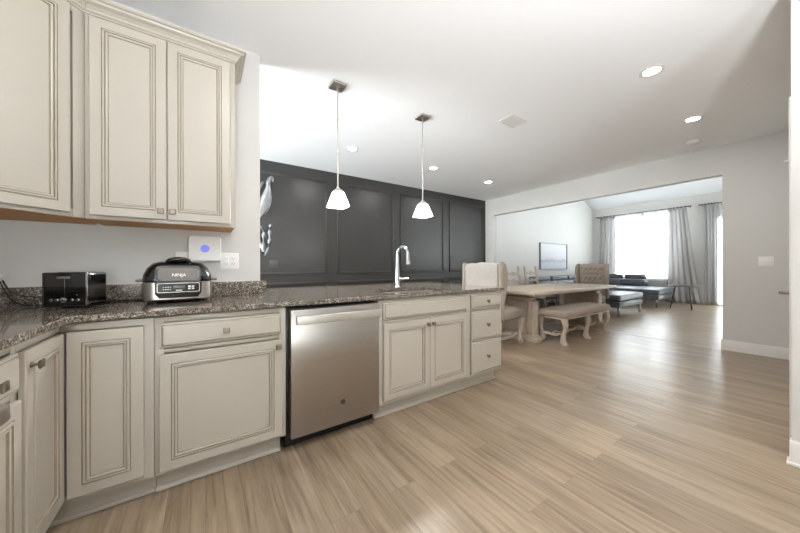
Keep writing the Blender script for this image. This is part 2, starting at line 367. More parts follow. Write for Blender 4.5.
struct('baseboard_dark', bb, BLACKW)
bb = MB(); bb.box(XW-.015, XW, 4.539, YB-.02, 0, .135, .004)
struct('baseboard_stub', bb, TRIM)
struct('trim_1', MB().box(XW-.018, XW+.022, .835, 4.535, -.002, .0025), mat('transition_strip', srgb(196, 186, 172), .35, vary=((30, 3, 3), .08, 3)), smooth=False)
# raised frame mouldings of the dark wall (upper row and lower row)
def picture_frame_moulding(mb, x0, x1, z0, z1, y, wd=.034, th=.022):
    for a in ((x0, x1, z0, z0+wd), (x0, x1, z1-wd, z1), (x0, x0+wd, z0, z1), (x1-wd, x1, z0, z1)):
        mb.box(a[0], a[1], y-th, y, a[2], a[3], .006)
    for a in ((x0+wd, x1-wd, z0+wd, z0+wd+.01), (x0+wd, x1-wd, z1-wd-.01, z1-wd), (x0+wd, x0+wd+.01, z0+wd, z1-wd), (x1-wd-.01, x1-wd, z0+wd, z1-wd)):
        mb.box(a[0], a[1], y-th*.5, y, a[2], a[3], .002)
px = [(-2.7, -1.9), (-1.7, -1.1), (-.93, .40), (.60, 1.735), (1.895, 3.05), (3.215, 4.37), (4.535, 5.66)]
pm = MB()
for a, b in px:
    picture_frame_moulding(pm, a, b, 1.0, 2.575, YB)
    picture_frame_moulding(pm, a, b, .22, .875, YB)
struct('trim_2', pm, BLACKW)

# ------------------------------------------------------------------ windows
def window(name, y0, y1, z0, z1, mull, rails, x=WX):
    f = MB(); t = .05
    f.box(x+.02, x+.08, y0, y1, z0, z0+t, .004); f.box(x+.02, x+.08, y0, y1, z1-t, z1, .004)
    f.box(x+.02, x+.08, y0, y0+t, z0+t, z1-t, .004); f.box(x+.02, x+.08, y1-t, y1, z0+t, z1-t, .004)
    for m_ in mull: f.box(x+.02, x+.08, m_-.035, m_+.035, z0+t, z1-t, .004)
    for r_ in rails: f.box(x+.03, x+.07, y0+t, y1-t, r_-.02, r_+.02, .003)
    fo = struct(name, f, TRIM)
    g = MB().box(x+.048, x+.052, y0+t, y1-t, z0+t, z1-t); p = g.build('window_glass', GLASS, fo, smooth=False)
    return fo
w1 = window('window_1', *W1, mull=[3.44, 3.50], rails=[])
si = MB().box(WX-.05, WX+.02, 2.55, 4.47, .665, .692, .005); struct('window_sill', si, TRIM, parent=w1)
w2 = window('door_1', *D1, mull=[1.08], rails=[])
def added_window(name, a0, a1, z0, z1, pos, axis, mulls):  # windows on unseen walls, added to let in fill daylight
    f = MB()
    def bx(p0, p1, q0, q1):
        if axis == 'x': f.box(p0, p1, pos, pos+.05, q0, q1, .004)
        else: f.box(pos, pos+.05, p0, p1, q0, q1, .004)
    bx(a0, a1, z0, z0+.05); bx(a0, a1, z1-.05, z1); bx(a0, a0+.05, z0+.05, z1-.05); bx(a1-.05, a1, z0+.05, z1-.05)
    for m_ in mulls: bx(m_-.03, m_+.03, z0+.05, z1-.05)
    fo = struct(name, f, TRIM)
    g = MB()
    if axis == 'x': g.box(a0+.05, a1-.05, pos+.022, pos+.026, z0+.05, z1-.05)
    else: g.box(pos+.022, pos+.026, a0+.05, a1-.05, z0+.05, z1-.05)
    g.build('window_glass', GLASS, fo, smooth=False)
added_window('added_window_2', -.9, -.1, .1, 2.4, -4.09, 'x', [])
added_window('added_window_3', 2.75, 4.5, .05, 2.2, -2.89, 'y', [3.7])
added_window('added_window_4', 8.2, 9.9, .9, 2.2, -1.09, 'x', [8.9])
area_light('sky_portal', (-.5, -4.13, 1.25), (-R(90), 0, 0), .8, 1, shape='RECTANGLE', sizey=2.3, portal=True)
area_light('sky_portal', (-2.93, 3.68, 1.28), (0, -R(90), 0), 2.45, 1, shape='RECTANGLE', sizey=1.85, portal=True)
area_light('sky_portal', (9.05, -1.13, 1.55), (-R(90), 0, 0), 1.7, 1, shape='RECTANGLE', sizey=1.3, portal=True)
for y0, y1, z0, z1 in (W1, D1):
    area_light('sky_portal', (WX+.13, (y0+y1)/2, (z0+z1)/2), (0, R(90), 0), z1-z0, 1, shape='RECTANGLE', sizey=y1-y0, portal=True)
# pantry door seen edge-on
d2 = MB(); d2.box(2.90, 3.72, .127, .131, .01, 2.03, .002)
dO = struct('door_2', d2, TRIM)
cs = MB(); cs.box(2.81, 2.89, .1265, .1375, 0, 2.10, .003); cs.box(3.73, 3.81, .1265, .1375, 0, 2.10, .003); cs.box(2.89, 3.73, .1265, .1375, 2.035, 2.11, .004)
struct('trim_3', cs, TRIM)
lv = MB(); lv.cyl((2.96, .131, .955), (2.96, .140, .955), .027, bev=.002); lv.cyl((2.96, .137, .955), (2.96, .176, .955), .009)
lv.tube([(2.955, .176, .955), (2.99, .178, .956), (3.04, .174, .953), (3.07, .170, .95)], [.010, .010, .009, .007], flat=.9)
lv.build('door_handle', DARKNI, dO)
ft = MB(); ft.box(2.86, 2.885, .1375, .140, 1.735, 1.775, .001); ft.box(2.865, 2.90, .140, .157, 1.74, 1.748, .002)
lo = ft.build('flip_latch', WHITEP); tag(lo, 'small pale flip latch high on the pantry door casing at the right edge', 'latch')

# ------------------------------------------------------------------ cabinet parts
DOORP = [(0, 0), (0, .014), (.0035, .018), (.046, .018, ), (.0475, .0155, 1), (.0500, .0155, 1), (.0515, .021), (.058, .0215), (.0595, .016, 1), (.0615, .016, 1), (.064, .0185), (.070, .0165), (.0715, .0115, 1), (.0735, .0105, 1), (.078, .0105)]
SLABP = [(0, 0), (0, .009), (.002, .011), (.009, .012), (.0105, .0105, 1), (.0125, .0105, 1), (.017, .018), (.02, .018)]
PLAINP = [(0, 0), (0, .014), (.004, .018), (.048, .018), (.055, .0115), (.057, .0105, 1), (.0585, .0105, 1), (.062, .0105)]
def front(parent, kind, x, z, wd, ht, prof, name=None, hinge=None):
    mb = MB(); t = bmesh.new(); rings = []
    for p in prof:
        i, d = p[0], p[1]
        rings.append([t.verts.new(c) for c in ((i, -d, i), (wd-i, -d, i), (wd-i, -d, ht-i), (i, -d, ht-i))])
    for k, (a, b) in enumerate(zip(rings, rings[1:])):
        g = len(prof[k+1]) > 2 or (len(prof[k]) > 2 and k > 2 and prof[k][1] < prof[k+1][1] and False)
        for j in range(4):
            f = t.faces.new((a[j], a[(j+1) % 4], b[(j+1) % 4], b[j])); f.material_index = 1 if g else 0
    t.faces.new(rings[-1]); t.faces.new(rings[0][::-1])
    bmesh.ops.recalc_face_normals(t, faces=t.faces[:])
    me = bpy.data.meshes.new('x'); t.to_mesh(me); t.free(); mb.bm.from_mesh(me); bpy.data.meshes.remove(me)
    return mb.build(kind, [CAB, GLZ], parent, (x, -.002, z), smooth=False)
def knob(front_o, x, z):
    k = MB(); k.cyl((0, 0, 0), (0, -.004, 0), .010, bev=.001); k.cyl((0, -.002, 0), (0, -.020, 0), .0055)
    t = bmesh.new(); rr = []
    for h, y in ((.009, -.018), (.0145, -.022), (.0145, -.027), (.011, -.0295)):
        rr.append([(-h, y, -h), (h, y, -h), (h, y, h), (-h, y, h)])
    t.free(); k.loft(rr)
    return k.build('knob', DARKNI, front_o, (x, -.018, z))
def base_cab(label, x0, wd, loc_y, rotz=0., origin=None, toe=True, depth=.60, endpanel=None):
    loc = origin or (x0, loc_y, 0)
    root = thing('base_cabinet', label, 'cabinet', loc, rotz)
    b = MB(); t = .018
    b.box(0.001, t, .019, depth, .11, .878); b.box(wd-t, wd-.001, .019, depth, .11, .878); b.box(t, wd-t, depth-.008, depth, .11, .878); b.box(t, wd-t, .019, depth-.008, .11, .128)
    if wd < .9: b.box(t, wd-t, .019, depth-.008, .86, .878)
    b.box(t, wd-t, .0192, .0215, .128, .86)
    b.build('body', CAB, root, smooth=False)
    return root
def face_frame(root, wd, rails, stiles, z0=.11, z1=.878):
    f = MB()
    for a, b in stiles: f.box(a, b, 0, .019, z0, z1, .001)
    for a, b in rails: f.box(.0005, wd-.0005, .001, .019, a, b, .001)
    return f.build('face_frame', CAB, root)
def toe_kick(root, wd, x0=0., y=.065):
    t = MB(); t.box(x0, wd, y, y+.014, 0.001, .11, .001)
    t.prism([(y+.001, .001), (y-.014, .001), (y-.014, .012), (y-.010, .018), (y-.004, .022), (y+.001, .023)], x0, wd, Matrix(((0, 0, 1, 0), (1, 0, 0, 0), (0, 1, 0, 0), (0, 0, 0, 1))))
    return t.build('toe_kick', CAB, root)
YF = 1.827      # face frame plane of the straight run

# corner cabinet with two folding leaves
cc = thing('corner_cabinet', 'cream corner base cabinet with a folded two-leaf door under the toaster', 'cabinet', (-1.10, YF, 0))
b = MB(); b.prism([(-.0, .585), (-.0, -.345), (.568, -.345), (.568, .018), (.894, .018), (.894, .585)], .11, .878)
b.build('body', CAB, cc)
ff = MB(); ff.box(.602, .618, -.312, .0, .11, .878) ; ff.box(.862, .894, 0, .018, .11, .878); ff.box(.60, .894, .001, .018, .845, .878); ff.box(.60, .894, .001, .018, .11, .14)
ff.bm.free(); ff = MB()
ff.box(.568, .586, -.345, .018, .11, .14); ff.box(.568, .586, -.345, .018, .848, .878); ff.box(.568, .586, -.345, -.335, .14, .848)
ff.box(.586, .894, 0, .018, .848, .878); ff.box(.586, .894, 0, .018, .11, .14); ff.box(.858, .894, 0, .018, .14, .848)
ff.build('face_frame', CAB, cc)
tk = MB(); tk.box(.52, .894, .065, .08, .001, .11); tk.box(.51, .525, -.345, .065, .001, .11); tk.box(.535, .894, .052, .065, .001, .02, .004); tk.box(.525, .538, -.345, .052, .001, .02, .004)
tk.build('toe_kick', CAB, cc)
dr = front(cc, 'door', .6095, .135, .2505, .708, DOORP)
dl = front(cc, 'door', 0, 0, .310, .708, DOORP)
dl.rotation_euler = (0, 0, PI/2); dl.location = (.589, -.334, .135)
knob(dl, .030, .655)
# cabinet with drawer + wide door
c2 = base_cab('cream base cabinet with one wide drawer above one wide door, left of the dishwasher', -.204, .604, YF)
face_frame(c2, .604, [(.11, .14), (.70, .72), (.852, .878)], [(0, .036), (.568, .604)])
toe_kick(c2, .584)
d = front(c2, 'drawer', .018, .726, .565, .122, SLABP); knob(d, .280, .060)
d = front(c2, 'door', .018, .128, .565, .566, DOORP); knob(d, .540, .530)
# sink cabinet
c3 = base_cab('cream base cabinet with false drawer front and a pair of doors, under the sink', 1.034, .926, YF)
face_frame(c3, .926, [(.11, .14), (.705, .725), (.852, .878)], [(0, .04), (.886, .926)])
toe_kick(c3, .926)
d = front(c3, 'drawer', .040, .731, .862, .122, SLABP)
d = front(c3, 'door', .040, .142, .430, .562, DOORP); knob(d, .405, .520)
d = front(c3, 'door', .473, .142, .430, .562, DOORP); knob(d, .025, .520)
# drawer stack
c4 = base_cab('cream narrow base cabinet with a stack of three drawers at the peninsula end', 1.962, .470, YF)
face_frame(c4, .470, [(.11, .14), (.425, .445), (.715, .735), (.852, .878)], [(0, .03), (.442, .470)])
t4 = MB(); t4.box(0, .440, .065, .58, .001, .11, .001); t4.box(0, .452, .052, .065, .001, .02, .004); t4.box(.440, .452, .065, .58, .001, .02, .004); t4.build('toe_kick', CAB, c4)
for z, h in ((.735, .124), (.446, .262), (.140, .284)):
    d = front(c4, 'drawer', .036, z, .412, h, SLABP); knob(d, .205, h/2)
# peninsula back panel (dining side)
bp_ = MB(); bp_.box(.36, 2.43, 2.432, 2.55, 0.001, .883, .002); o = bp_.build('bar_panel', CAB); tag(o, 'cream back panel of the peninsula on the dining side', 'panel')
# drawer cabinet on the left run
c5 = thing('base_cabinet', 'cream base cabinet at the left edge with one drawer over one narrow door', 'cabinet', (-.514, 1.135, 0), PI/2)
b = MB(); b.box(0.001, .343, .019, .58, .11, .878, .001); b.build('body', CAB, c5)
face_frame(c5, .344, [(.11, .14), (.70, .72), (.852, .878)], [(0, .025), (.319, .344)])
toe_kick(c5, .344)
d = front(c5, 'drawer', .010, .722, .322, .124, SLABP); knob(d, .158, .062)
d = front(c5, 'door', .010, .128, .322, .566, DOORP)
# range at the left, handle reaches the frame
rg = thing('range', 'stainless range at the left edge, only its flat handle end showing', 'range', (-.500, .375, 0), PI/2)
b = MB(); b.box(0, .755, .0, .60, .09, .905, .004); b.build('body', STEEL, rg)
b = MB(); b.box(.01, .745, -.03, .0, .20, .70, .006); b.box(.12, .64, -.034, -.03, .30, .60, .002, 1); b.build('oven_door', [STEEL, BLKG], rg)
b = MB(); b.box(.0, .755, -.025, 0, .80, .895, .005); b.build('control_panel', STEEL, rg)
for k in range(5):
    b = MB(); b.cyl((.12+k*.13, -.025, .848), (.12+k*.13, -.055, .848), .020, .017, bev=.002); b.build('knob', BLK, rg)
b = MB()
hp = [(.03, -.02)] ; 
b.box(.005, .751, -.105, -.088, .746, .792, .008, seg=3); b.box(.03, .06, -.092, -.028, .758, .782, .003); b.box(.695, .725, -.092, -.028, .758, .782, .003)
b.build('oven_handle', STEEL, rg)
for k in range(2):
    b = MB()
    for q in range(4): b.box(.06+k*.33+q*.09, .075+k*.33+q*.09, .06, .56, .915, .935, .003)
    b.box(.06+k*.33, .345+k*.33, .06, .075, .905, .93, .003); b.box(.06+k*.33, .345+k*.33, .545, .56, .905, .93, .003)
    b.build('grate', BLK, rg)

# ------------------------------------------------------------------ dishwasher
dw = thing('dishwasher', 'stainless steel dishwasher with a flat bar handle between the cream cabinets', 'dishwasher', (.402, YF, 0))
b = MB(); b.box(.004, .630, .03, .58, .10, .868, .002); b.build('body', BLK, dw)
b = MB(); b.box(.022, .626, -.028, .028, .088, .860, .004, seg=3); b.build('door', STEEL, dw)
b = MB(); b.box(.000, .610, .05, .065, .012, .088, .001); b.box(.001, .020, .008, .05, .05, .872, .001); b.build('toe_panel', BLK, dw)
b = MB(); b.box(.046, .626, -.074, -.060, .775, .826, .004, seg=3); b.box(.060, .085, -.062, -.027, .795, .815, .003); b.box(.590, .612, -.062, -.027, .795, .815, .003)
b.build('handle', HANDM, dw)
b = MB(); b.cyl((.352, -.028, .232), (.352, -.031, .232), .017, seg=32, bev=.001); bo = b.build('badge', DGREY, dw)
b = MB(); rr = []
for k in range(33):
    a = 2*PI*k/32; rr.append((.352+.0125*math.cos(a), -.0315, .232+.0125*math.sin(a)))
b.tube(rr, .0008, seg=6)
b.build('badge_ring', CHROME, bo)
text_mesh('badge_mark', 'GE', .013, CHROME, bo, (.352, -.0315, .232), (PI/2, 0, 0), shear=.3)

# ------------------------------------------------------------------ countertop (L-shape with peninsula), granite
ct = thing('countertop', 'speckled brown granite worktop running round the corner to the peninsula', 'countertop', (0, 0, .885))
def counter_mesh():
    t = bmesh.new()
    XL, YC, XE = -.477, 1.797, 2.468
    outer = [(-1.118, 1.135), (XL, 1.135), (XL, YC-.028), (XL+.012, YC-.008), (XL+.028, YC), (XE-.02, YC), (XE-.006, YC+.006), (XE, YC+.02), (XE, 2.98), (XE-.006, 2.994), (XE-.02, 3.0), (.352, 3.0), (.352, 2.428), (-1.118, 2.428)]
    hx0, hx1, hy0, hy1, r = 1.17, 1.86, 1.90, 2.31, .05
    hole = []
    for cx, cy, a0 in ((hx1-r, hy1-r, 0), (hx0+r, hy1-r, 90), (hx0+r, hy0+r, 180), (hx1-r, hy0+r, 270)):
        for k in range(5):
            a = R(a0+k*22.5); hole.append((cx+r*math.cos(a), cy+r*math.sin(a)))
    def loop(z, pts): return [t.verts.new((x, y, z)) for x, y in pts]
    def edges(vs): return [t.edges.new((vs[i], vs[(i+1) % len(vs)])) for i in range(len(vs))]
    def off(pts, d):   # tiny inset for a rounded front edge
        n = len(pts); res = []
        for i in range(n):
            p0, p1, p2 = Vector(pts[i-1]), Vector(pts[i]), Vector(pts[(i+1) % n])
            a = (p1-p0).normalized(); c = (p2-p1).normalized(); n1 = Vector((-a.y, a.x)); n2 = Vector((-c.y, c.x)); m_ = (n1+n2).normalized()
            res.append(tuple(p1+m_*(d/max(.3, m_.dot(n1)))))
        return res
    for z, ins in ((.030, .004),):
        o1 = loop(z, off(outer, ins)); h1 = loop(z, hole)
        bmesh.ops.triangle_fill(t, use_beauty=True, use_dissolve=False, edges=edges(o1)+edges(h1))
    o2 = loop(.026, outer); o3 = loop(.004, outer); o4 = loop(0, off(outer, .004)); h2 = loop(0, hole)
    for a, c in ((o1, o2), (o2, o3), (o3, o4), (h2, h1)):
        for i in range(len(a)):
            j = (i+1) % len(a); t.faces.new((a[i], a[j], c[j], c[i]))
    bmesh.ops.triangle_fill(t, use_beauty=True, use_dissolve=False, edges=[t.edges.get((o4[i], o4[(i+1) % len(o4)])) for i in range(len(o4))]+[t.edges.get((h2[i], h2[(i+1) % len(h2)])) for i in range(len(h2))])
    bmesh.ops.recalc_face_normals(t, faces=t.faces[:])
    return t, (hx0, hx1, hy0, hy1)
t, hb = counter_mesh(); m_ = MB(); m_.merge(t); m_.build('slab', GRAN, ct)
b = MB(); b.box(-1.098, .388, 2.408, 2.428, .031, .131, .002); b.box(-1.118, -1.098, 1.135, 2.428, .031, .131, .002); b.box(.352, .388, 2.4285, 2.56, .031, .131, .002)
b.build('backsplash', GRAN, ct)
# sink
sk = thing('sink', 'stainless undermount sink set in the peninsula worktop', 'sink', (0, 0, .68))
hx0, hx1, hy0, hy1 = hb
def rrect(x0, x1, y0, y1, r, z, n=4):
    out = []
    for cx, cy, a0 in ((x1-r, y1-r, 0), (x0+r, y1-r, 90), (x0+r, y0+r, 180), (x1-r, y0+r, 270)):
        for k in range(n+1):
            a = R(a0+k*90/n); out.append((cx+r*math.cos(a), cy+r*math.sin(a), z))
    return out
b = MB(); e = .004
b.loft([rrect(hx0-.02, hx1+.02, hy0-.02, hy1+.02, .06, .203), rrect(hx0-e, hx1+e, hy0-e, hy1+e, .05, .203), rrect(hx0, hx1, hy0, hy1, .05, .198), rrect(hx0+.01, hx1-.01, hy0+.01, hy1-.01, .05, .02), rrect(hx0+.05, hx1-.05, hy0+.05, hy1-.05, .05, .0)], cap=False)
bmf = b.bm; bmf.verts.ensure_lookup_table(); bmf.faces.new([v for v in bmf.verts if v.co.z < .001])
b.build('basin', SINKM, sk)
b = MB(); b.cyl((1.52, 2.1, .001), (1.52, 2.1, .008), .045, bev=.002); b.build('drain', CHROME, sk)
# faucet
fc = thing('faucet', 'chrome gooseneck kitchen faucet with pull-down spray head behind the sink', 'faucet', (1.60, 2.43, .9155))
b = MB(); b.lathe([(0, 0), (.030, 0), (.030, .006), (.024, .014), (.022, .05), (.021, .14), (.019, .20), (.016, .24), (0, .245)]); b.build('body', CHROME, fc)
b = MB(); pts = [(0, 0, .23)]
for k in range(13):
    a = R(180-k*15.5); pts.append((.0+.012*(1+math.cos(a)), -.075*(1+math.cos(a)), .325+.075*math.sin(a)))
b.tube(pts, .0145, seg=14); b.build('spout', CHROME, fc)
b = MB(); p0 = Vector(pts[-1]); dd = (Vector(pts[-1])-Vector(pts[-2])).normalized()
b.cyl(p0, p0+dd*.055, .016, .019, bev=.001); b.cyl(p0+dd*.055, p0+dd*.09, .021, .026, bev=.002); b.cyl(p0+dd*.09, p0+dd*.095, .022, mi=1); b.build('spray_head', [CHROME, BLK], fc)
b = MB(); b.cyl((.015, 0, .075), (.05, -.01, .078), .018, .016, bev=.003); b.tube([(.05, -.01, .078), (.075, -.016, .082), (.12, -.028, .085)], [.009, .008, .006]); b.build('handle', CHROME, fc)

# ------------------------------------------------------------------ upper cabinets
UZ0, UZ1 = 1.372, 2.425
uc = thing('upper_cabinet', 'cream double-door wall cabinet hung beside the bare wall end', 'cabinet', (-.508, 2.125, UZ0))
UW = .670
b = MB(); b.box(0.001, UW-.001, .019, .304, .012, UZ1-UZ0, .001, 0); b.box(.004, UW-.004, .019, .304, .0005, .0115, 0, 1); b.build('body', [CAB, WOODB], uc)
b = MB(); b.box(0, .04, 0, .019, 0, UZ1-UZ0, .001); b.box(UW-.03, UW, 0, .019, 0, UZ1-UZ0, .001); b.box(0, UW, .001, .019, 0, .04, .001); b.box(0, UW, .001, .019, UZ1-UZ0-.04, UZ1-UZ0, .001); b.box(.315, .345, .001, .019, .04, UZ1-UZ0-.04); b.build('face_frame', CAB, uc)
UH = 1.018
d = front(uc, 'door', .018, .018, .310, UH, DOORP); knob(d, .286, .045)
d = front(uc, 'door', .332, .018, .310, UH, DOORP); knob(d, .024, .045)
CR = [(.0, .0), (.006, .0), (.006, .008), (.014, .014), (.016, .022), (.028, .036), (.044, .045), (.048, .053), (.058, .056), (.058, .067), (.0, .067)]
def crown(root, path, z):
    """path: list of (x,y) of the face line; outward is on the right-hand side; profile (out, up)"""
    rings = []; n = len(path); P = [Vector(p) for p in path]
    for i in range(n):
        d1 = (P[i]-P[i-1]).normalized() if i else None; d2 = (P[i+1]-P[i]).normalized() if i < n-1 else None
        if d1 is None: nr = Vector((d2.y, -d2.x)); k = 1
        elif d2 is None: nr = Vector((d1.y, -d1.x)); k = 1
        else:
            n1 = Vector((d1.y, -d1.x)); n2 = Vector((d2.y, -d2.x)); nr = (n1+n2).normalized(); k = 1/nr.dot(n1)
        rings.append([(P[i].x+nr.x*o*k, P[i].y+nr.y*o*k, z+u) for o, u in CR])
    m = MB(); m.loft(rings); return m.build('crown_molding', CAB, root, smooth=False)
# mitre at the inside corner handled with extra direction vectors
def crown2(root, P, dirs, z):
    rings = []
    for p, (dx, dy) in zip(P, dirs): rings.append([(p[0]+dx*o, p[1]+dy*o, z+u) for o, u in CR])
    m = MB(); m.loft(rings); return m.build('crown_molding', CAB, root, smooth=False)
tq = math.tan(R(22.5))
crown2(uc, [(0.0005, 0), (UW, 0), (UW, .303)], [(tq, -1), (1, -1), (1, 0)], UZ1-UZ0-.006)
ud = thing('corner_wall_cabinet', 'cream diagonal corner wall cabinet with one tall door, at the top left', 'cabinet', (-.509, 2.125, UZ0))
S2 = math.sqrt(.5); L_ = .305
b = MB(); b.prism([(-.002, .018), (-.305+.012, -.305+.012), (-.609, -.305), (-.609, .303), (-.002, .303)], .012, UZ1-UZ0)
b.prism([(-.02, .018), (-.305+.005, -.285), (-.60, -.29), (-.60, .295), (-.02, .295)], .0005, .0115, mi=1); b.build('body', [CAB, WOODB], ud)
# face frame along the diagonal: local frame rotated 45 deg
fr = MB(); DL = L_/S2
fr.box(0, .045, 0, .016, 0, UZ1-UZ0, .001); fr.box(DL-.045, DL, 0, .016, 0, UZ1-UZ0, .001); fr.box(.045, DL-.045, .001, .016, 0, .04, .001); fr.box(.045, DL-.045, .001, .016, UZ1-UZ0-.04, UZ1-UZ0, .001)
fo = fr.build('face_frame', CAB, ud); fo.rotation_euler = (0, 0, R(45)); fo.location = (-L_, -L_, 0)
d = front(ud, 'door', 0, 0, DL-.082, UH, DOORP); d.rotation_euler = (0, 0, R(45)); d.location = (-L_+.017*S2+.002*S2, -L_+.017*S2-.002*S2, .018)
knob(d, .03, .045)
crown2(ud, [(-L_, -L_), (0, 0)], [(S2, -S2), (tq, -1)], UZ1-UZ0-.006)

# ------------------------------------------------------------------ toaster
to = thing('toaster', 'black glossy toaster with a row of chrome buttons, in the counter corner', 'toaster', (-.584, 2.158, .9165), R(-28))
TW, TD, TH = .196, .12, .180
b = MB(); b.box(-TW/2-.004, TW/2+.004, -.006, TD+.004, .004, .016, .005); b.build('base', BLK, to)
b = MB(); b.box(-TW/2, TW/2, .004, TD-.004, .016, TH, .012, seg=4); b.box(-.055, -.025, .02, .10, TH-.002, TH+.001, 0, 1); b.box(.025, .055, .02, .10, TH-.002, TH+.001, 0, 1); b.build('shell', [CHROME, BLK], to)
b = MB(); b.box(-TW/2, TW/2, -.004, .006, .014, TH, .004); b.build('front_panel', BLKG, to)
for s in (-1, 1):
    b = MB(); b.box(s*TW/2-.004, s*TW/2+.004, -.006, .012, .016, TH-.002, .002)
    b.build('side_trim', DARKM if s < 0 else CHROME, to)
b = MB(); b.box(-.001, .001, -.006, -.004, .05, .15, .0005); b.build('centre_line', CHROME, to)
b = MB(); b.box(-.036, .024, -.007, -.004, .148, .160, .001); b.build('name_plate', NICKEL, to)
for k, x in enumerate((-.062, -.035, -.005, .033, .060)):
    b = MB(); r = .016 if k == 2 else .0095
    b.lathe([(0, 0), (r, 0), (r, .004), (r*.8, .006), (0, .006)], seg=20)
    o = b.build('dial' if k == 2 else 'button', CHROME, to, (x, -.004, .040), (PI/2, 0, 0)); o.scale = (1, .8, 1)
b = MB(); b.box(.052, .060, -.006, -.004, .062, .068, .001); b.build('indicator', CHROME, to)
# cords
b = MB(); pts = []
def bez(p0, p1, p2, p3, n=14):
    return [tuple(((1-t)**3*Vector(p0)+3*(1-t)**2*t*Vector(p1)+3*(1-t)*t*t*Vector(p2)+t**3*Vector(p3))) for t in [i/n for i in range(n+1)]]
b.tube(bez((-.869, 2.392, 1.055), (-.84, 2.37, .99), (-.82, 2.36, .955), (-.66, 2.40, .96)), .0035, seg=8)
o = b.build('power_cord', BLK); tag(o, 'upper black cord looping from the white plug to the toaster', 'cord')
b = MB(); b.tube(bez((-.876, 2.388, 1.05), (-.84, 2.37, .93), (-.80, 2.35, .925), (-.74, 2.34, .9205))+bez((-.74, 2.34, .9205), (-.66, 2.36, .9205), (-.60, 2.395, .9205), (-.45, 2.395, .9205))[1:]+[(-.30, 2.392, .9205), (-.26, 2.37, .9205)], .0035, seg=8)
o = b.build('power_cord', BLK); tag(o, 'lower black cord trailing along the counter behind the toaster to the grill', 'cord')
b = MB(); b.lathe([(0, 0), (.018, 0), (.020, .006), (.017, .024), (.008, .032), (0, .033)]); b.cyl((0, 0, .01), (0, 0, -.008), .015)
pg = b.build('plug', WHITEP, None, (-.895, 2.421, 1.08), (PI/2, 0, 0)); tag(pg, 'white plug in the wall at the left edge above the counter', 'plug')
# tray in the corner
b = MB()
def ring_r(cx, cy, rx, ry, z, n=28): return [(cx+rx*math.cos(2*PI*k/n), cy+ry*math.sin(2*PI*k/n), z) for k in range(n)]
b.loft([ring_r(0, 0, .09, .12, 0), ring_r(0, 0, .12, .15, .008), ring_r(0, 0, .13, .16, .016), ring_r(0, 0, .128, .158, .018), ring_r(0, 0, .118, .148, .010), ring_r(0, 0, .09, .12, .005)])
tr = b.build('tray', BLKG, None, (-.865, 2.02, .9155)); tag(tr, 'shallow black dish on the counter at the left edge', 'tray')

# ------------------------------------------------------------------ indoor grill
gr = thing('indoor_grill', 'steel and black countertop grill with domed lid beside the outlet', 'grill', (-.125, 2.105, .916), R(4))
GW, GD = .325, .275
b = MB(); 
def rr2(w_, y0, y1, r, z): return rrect(-w_/2, w_/2, y0, y1, r, z, 6)
b.loft([rr2(GW-.03, .02, GD-.01, .04, .008), rr2(GW, .0, GD, .05, .022), rr2(GW+.006, -.003, GD, .055, .07), rr2(GW, .0, GD, .05, .118), rr2(GW-.008, .004, GD, .05, .122)])
b.build('base', SSTEEL, gr)
for x in (-.11, .11):
    for y in (.04, .24):
        b = MB(); b.cyl((x, y, -.0005), (x, y, .012), .014, bev=.002); b.build('foot', BLK, gr)
b = MB()
b.loft([rr2(GW-.002, .003, GD, .05, .122), rr2(GW+.004, .0, GD, .055, .130), rr2(GW-.006, .006, GD-.004, .06, .165), rr2(GW-.034, .016, GD-.015, .07, .200), rr2(GW-.085, .036, GD-.03, .07, .228), rr2(GW-.15, .062, GD-.06, .06, .238)])
lid = b.build('lid', BLK, gr)
b = MB(); b.loft([[(x*s_, y, z) for x, y, z in r_] for s_, r_ in ((1, rrect(-.085, .085, 0, 1, .02, 0)),)] * 2) if False else None
# front window of the lid: bowed grey plate
def plate(x0, x1, z0, z1, y0, y1, th, r=.012):
    """rounded plate in the xz plane leaning back from y0 (bottom) to y1 (top)"""
    rg0 = []; rg1 = []
    for p in rrect(x0, x1, z0, z1, r, 0, 5):
        k = (p[1]-z0)/(z1-z0); y = y0+(y1-y0)*k
        rg0.append((p[0], y, p[1])); rg1.append((p[0], y-th, p[1]))
    m = MB(); m.loft([rg0, rg1]); return m
pl = plate(-.104, .104, .120, .214, .006, .026, .014, .022).build('lid_rim', BLKG, gr)
plate(-.094, .094, .128, .200, -.006, .010, .006, .020).build('lid_window', DGREY, gr)
text_mesh('lettering', 'NINJA', .024, WHITEP, gr, (0, -.0065, .160), (R(77), 0, 0))
# control panel hood and panel
b = MB(); b.loft([[(x, y, z) for x, z in ((-.108, .119), (-.106, .055), (-.088, .031), (.088, .031), (.106, .055), (.108, .119))] for y in (.004, -.016)]); b.build('control_hood', BLKG, gr)
plate(-.098, .098, .062, .116, -.020, -.016, .003, .008).build('control_rim', NICKEL, gr)
cp = plate(-.094, .094, .066, .112, -.0235, -.0195, .002, .006).build('control_panel', BLK, gr)
b = MB(); b.box(-.028, .028, -.0275, -.022, .086, .101, .001); b.build('display', LCD, cp)
b = MB()
for r_ in range(2):
    for c_ in range(4): b.box(-.072+c_*.010, -.066+c_*.010, -.0275, -.0235, .078+r_*.013, .082+r_*.013, .0005)
b.box(-.014, .014, -.028, -.024, .071, .077, .0015)
for r_ in range(2):
    for c_ in range(2): b.box(.042+c_*.017, .054+c_*.017, -.0272, -.0235, .077+r_*.013, .086+r_*.013, .001)
o = b.build('button_marks', WHITEP, cp); o['kind'] = 'stuff'
b = MB(); b.tube(bez((-.055, .055, .228), (-.05, .030, .262), (.05, .030, .262), (.055, .055, .228)), .010, flat=1.3); b.box(-.05, .05, .045, .10, .238, .250, .005); b.build('lid_handle', BLK, gr)
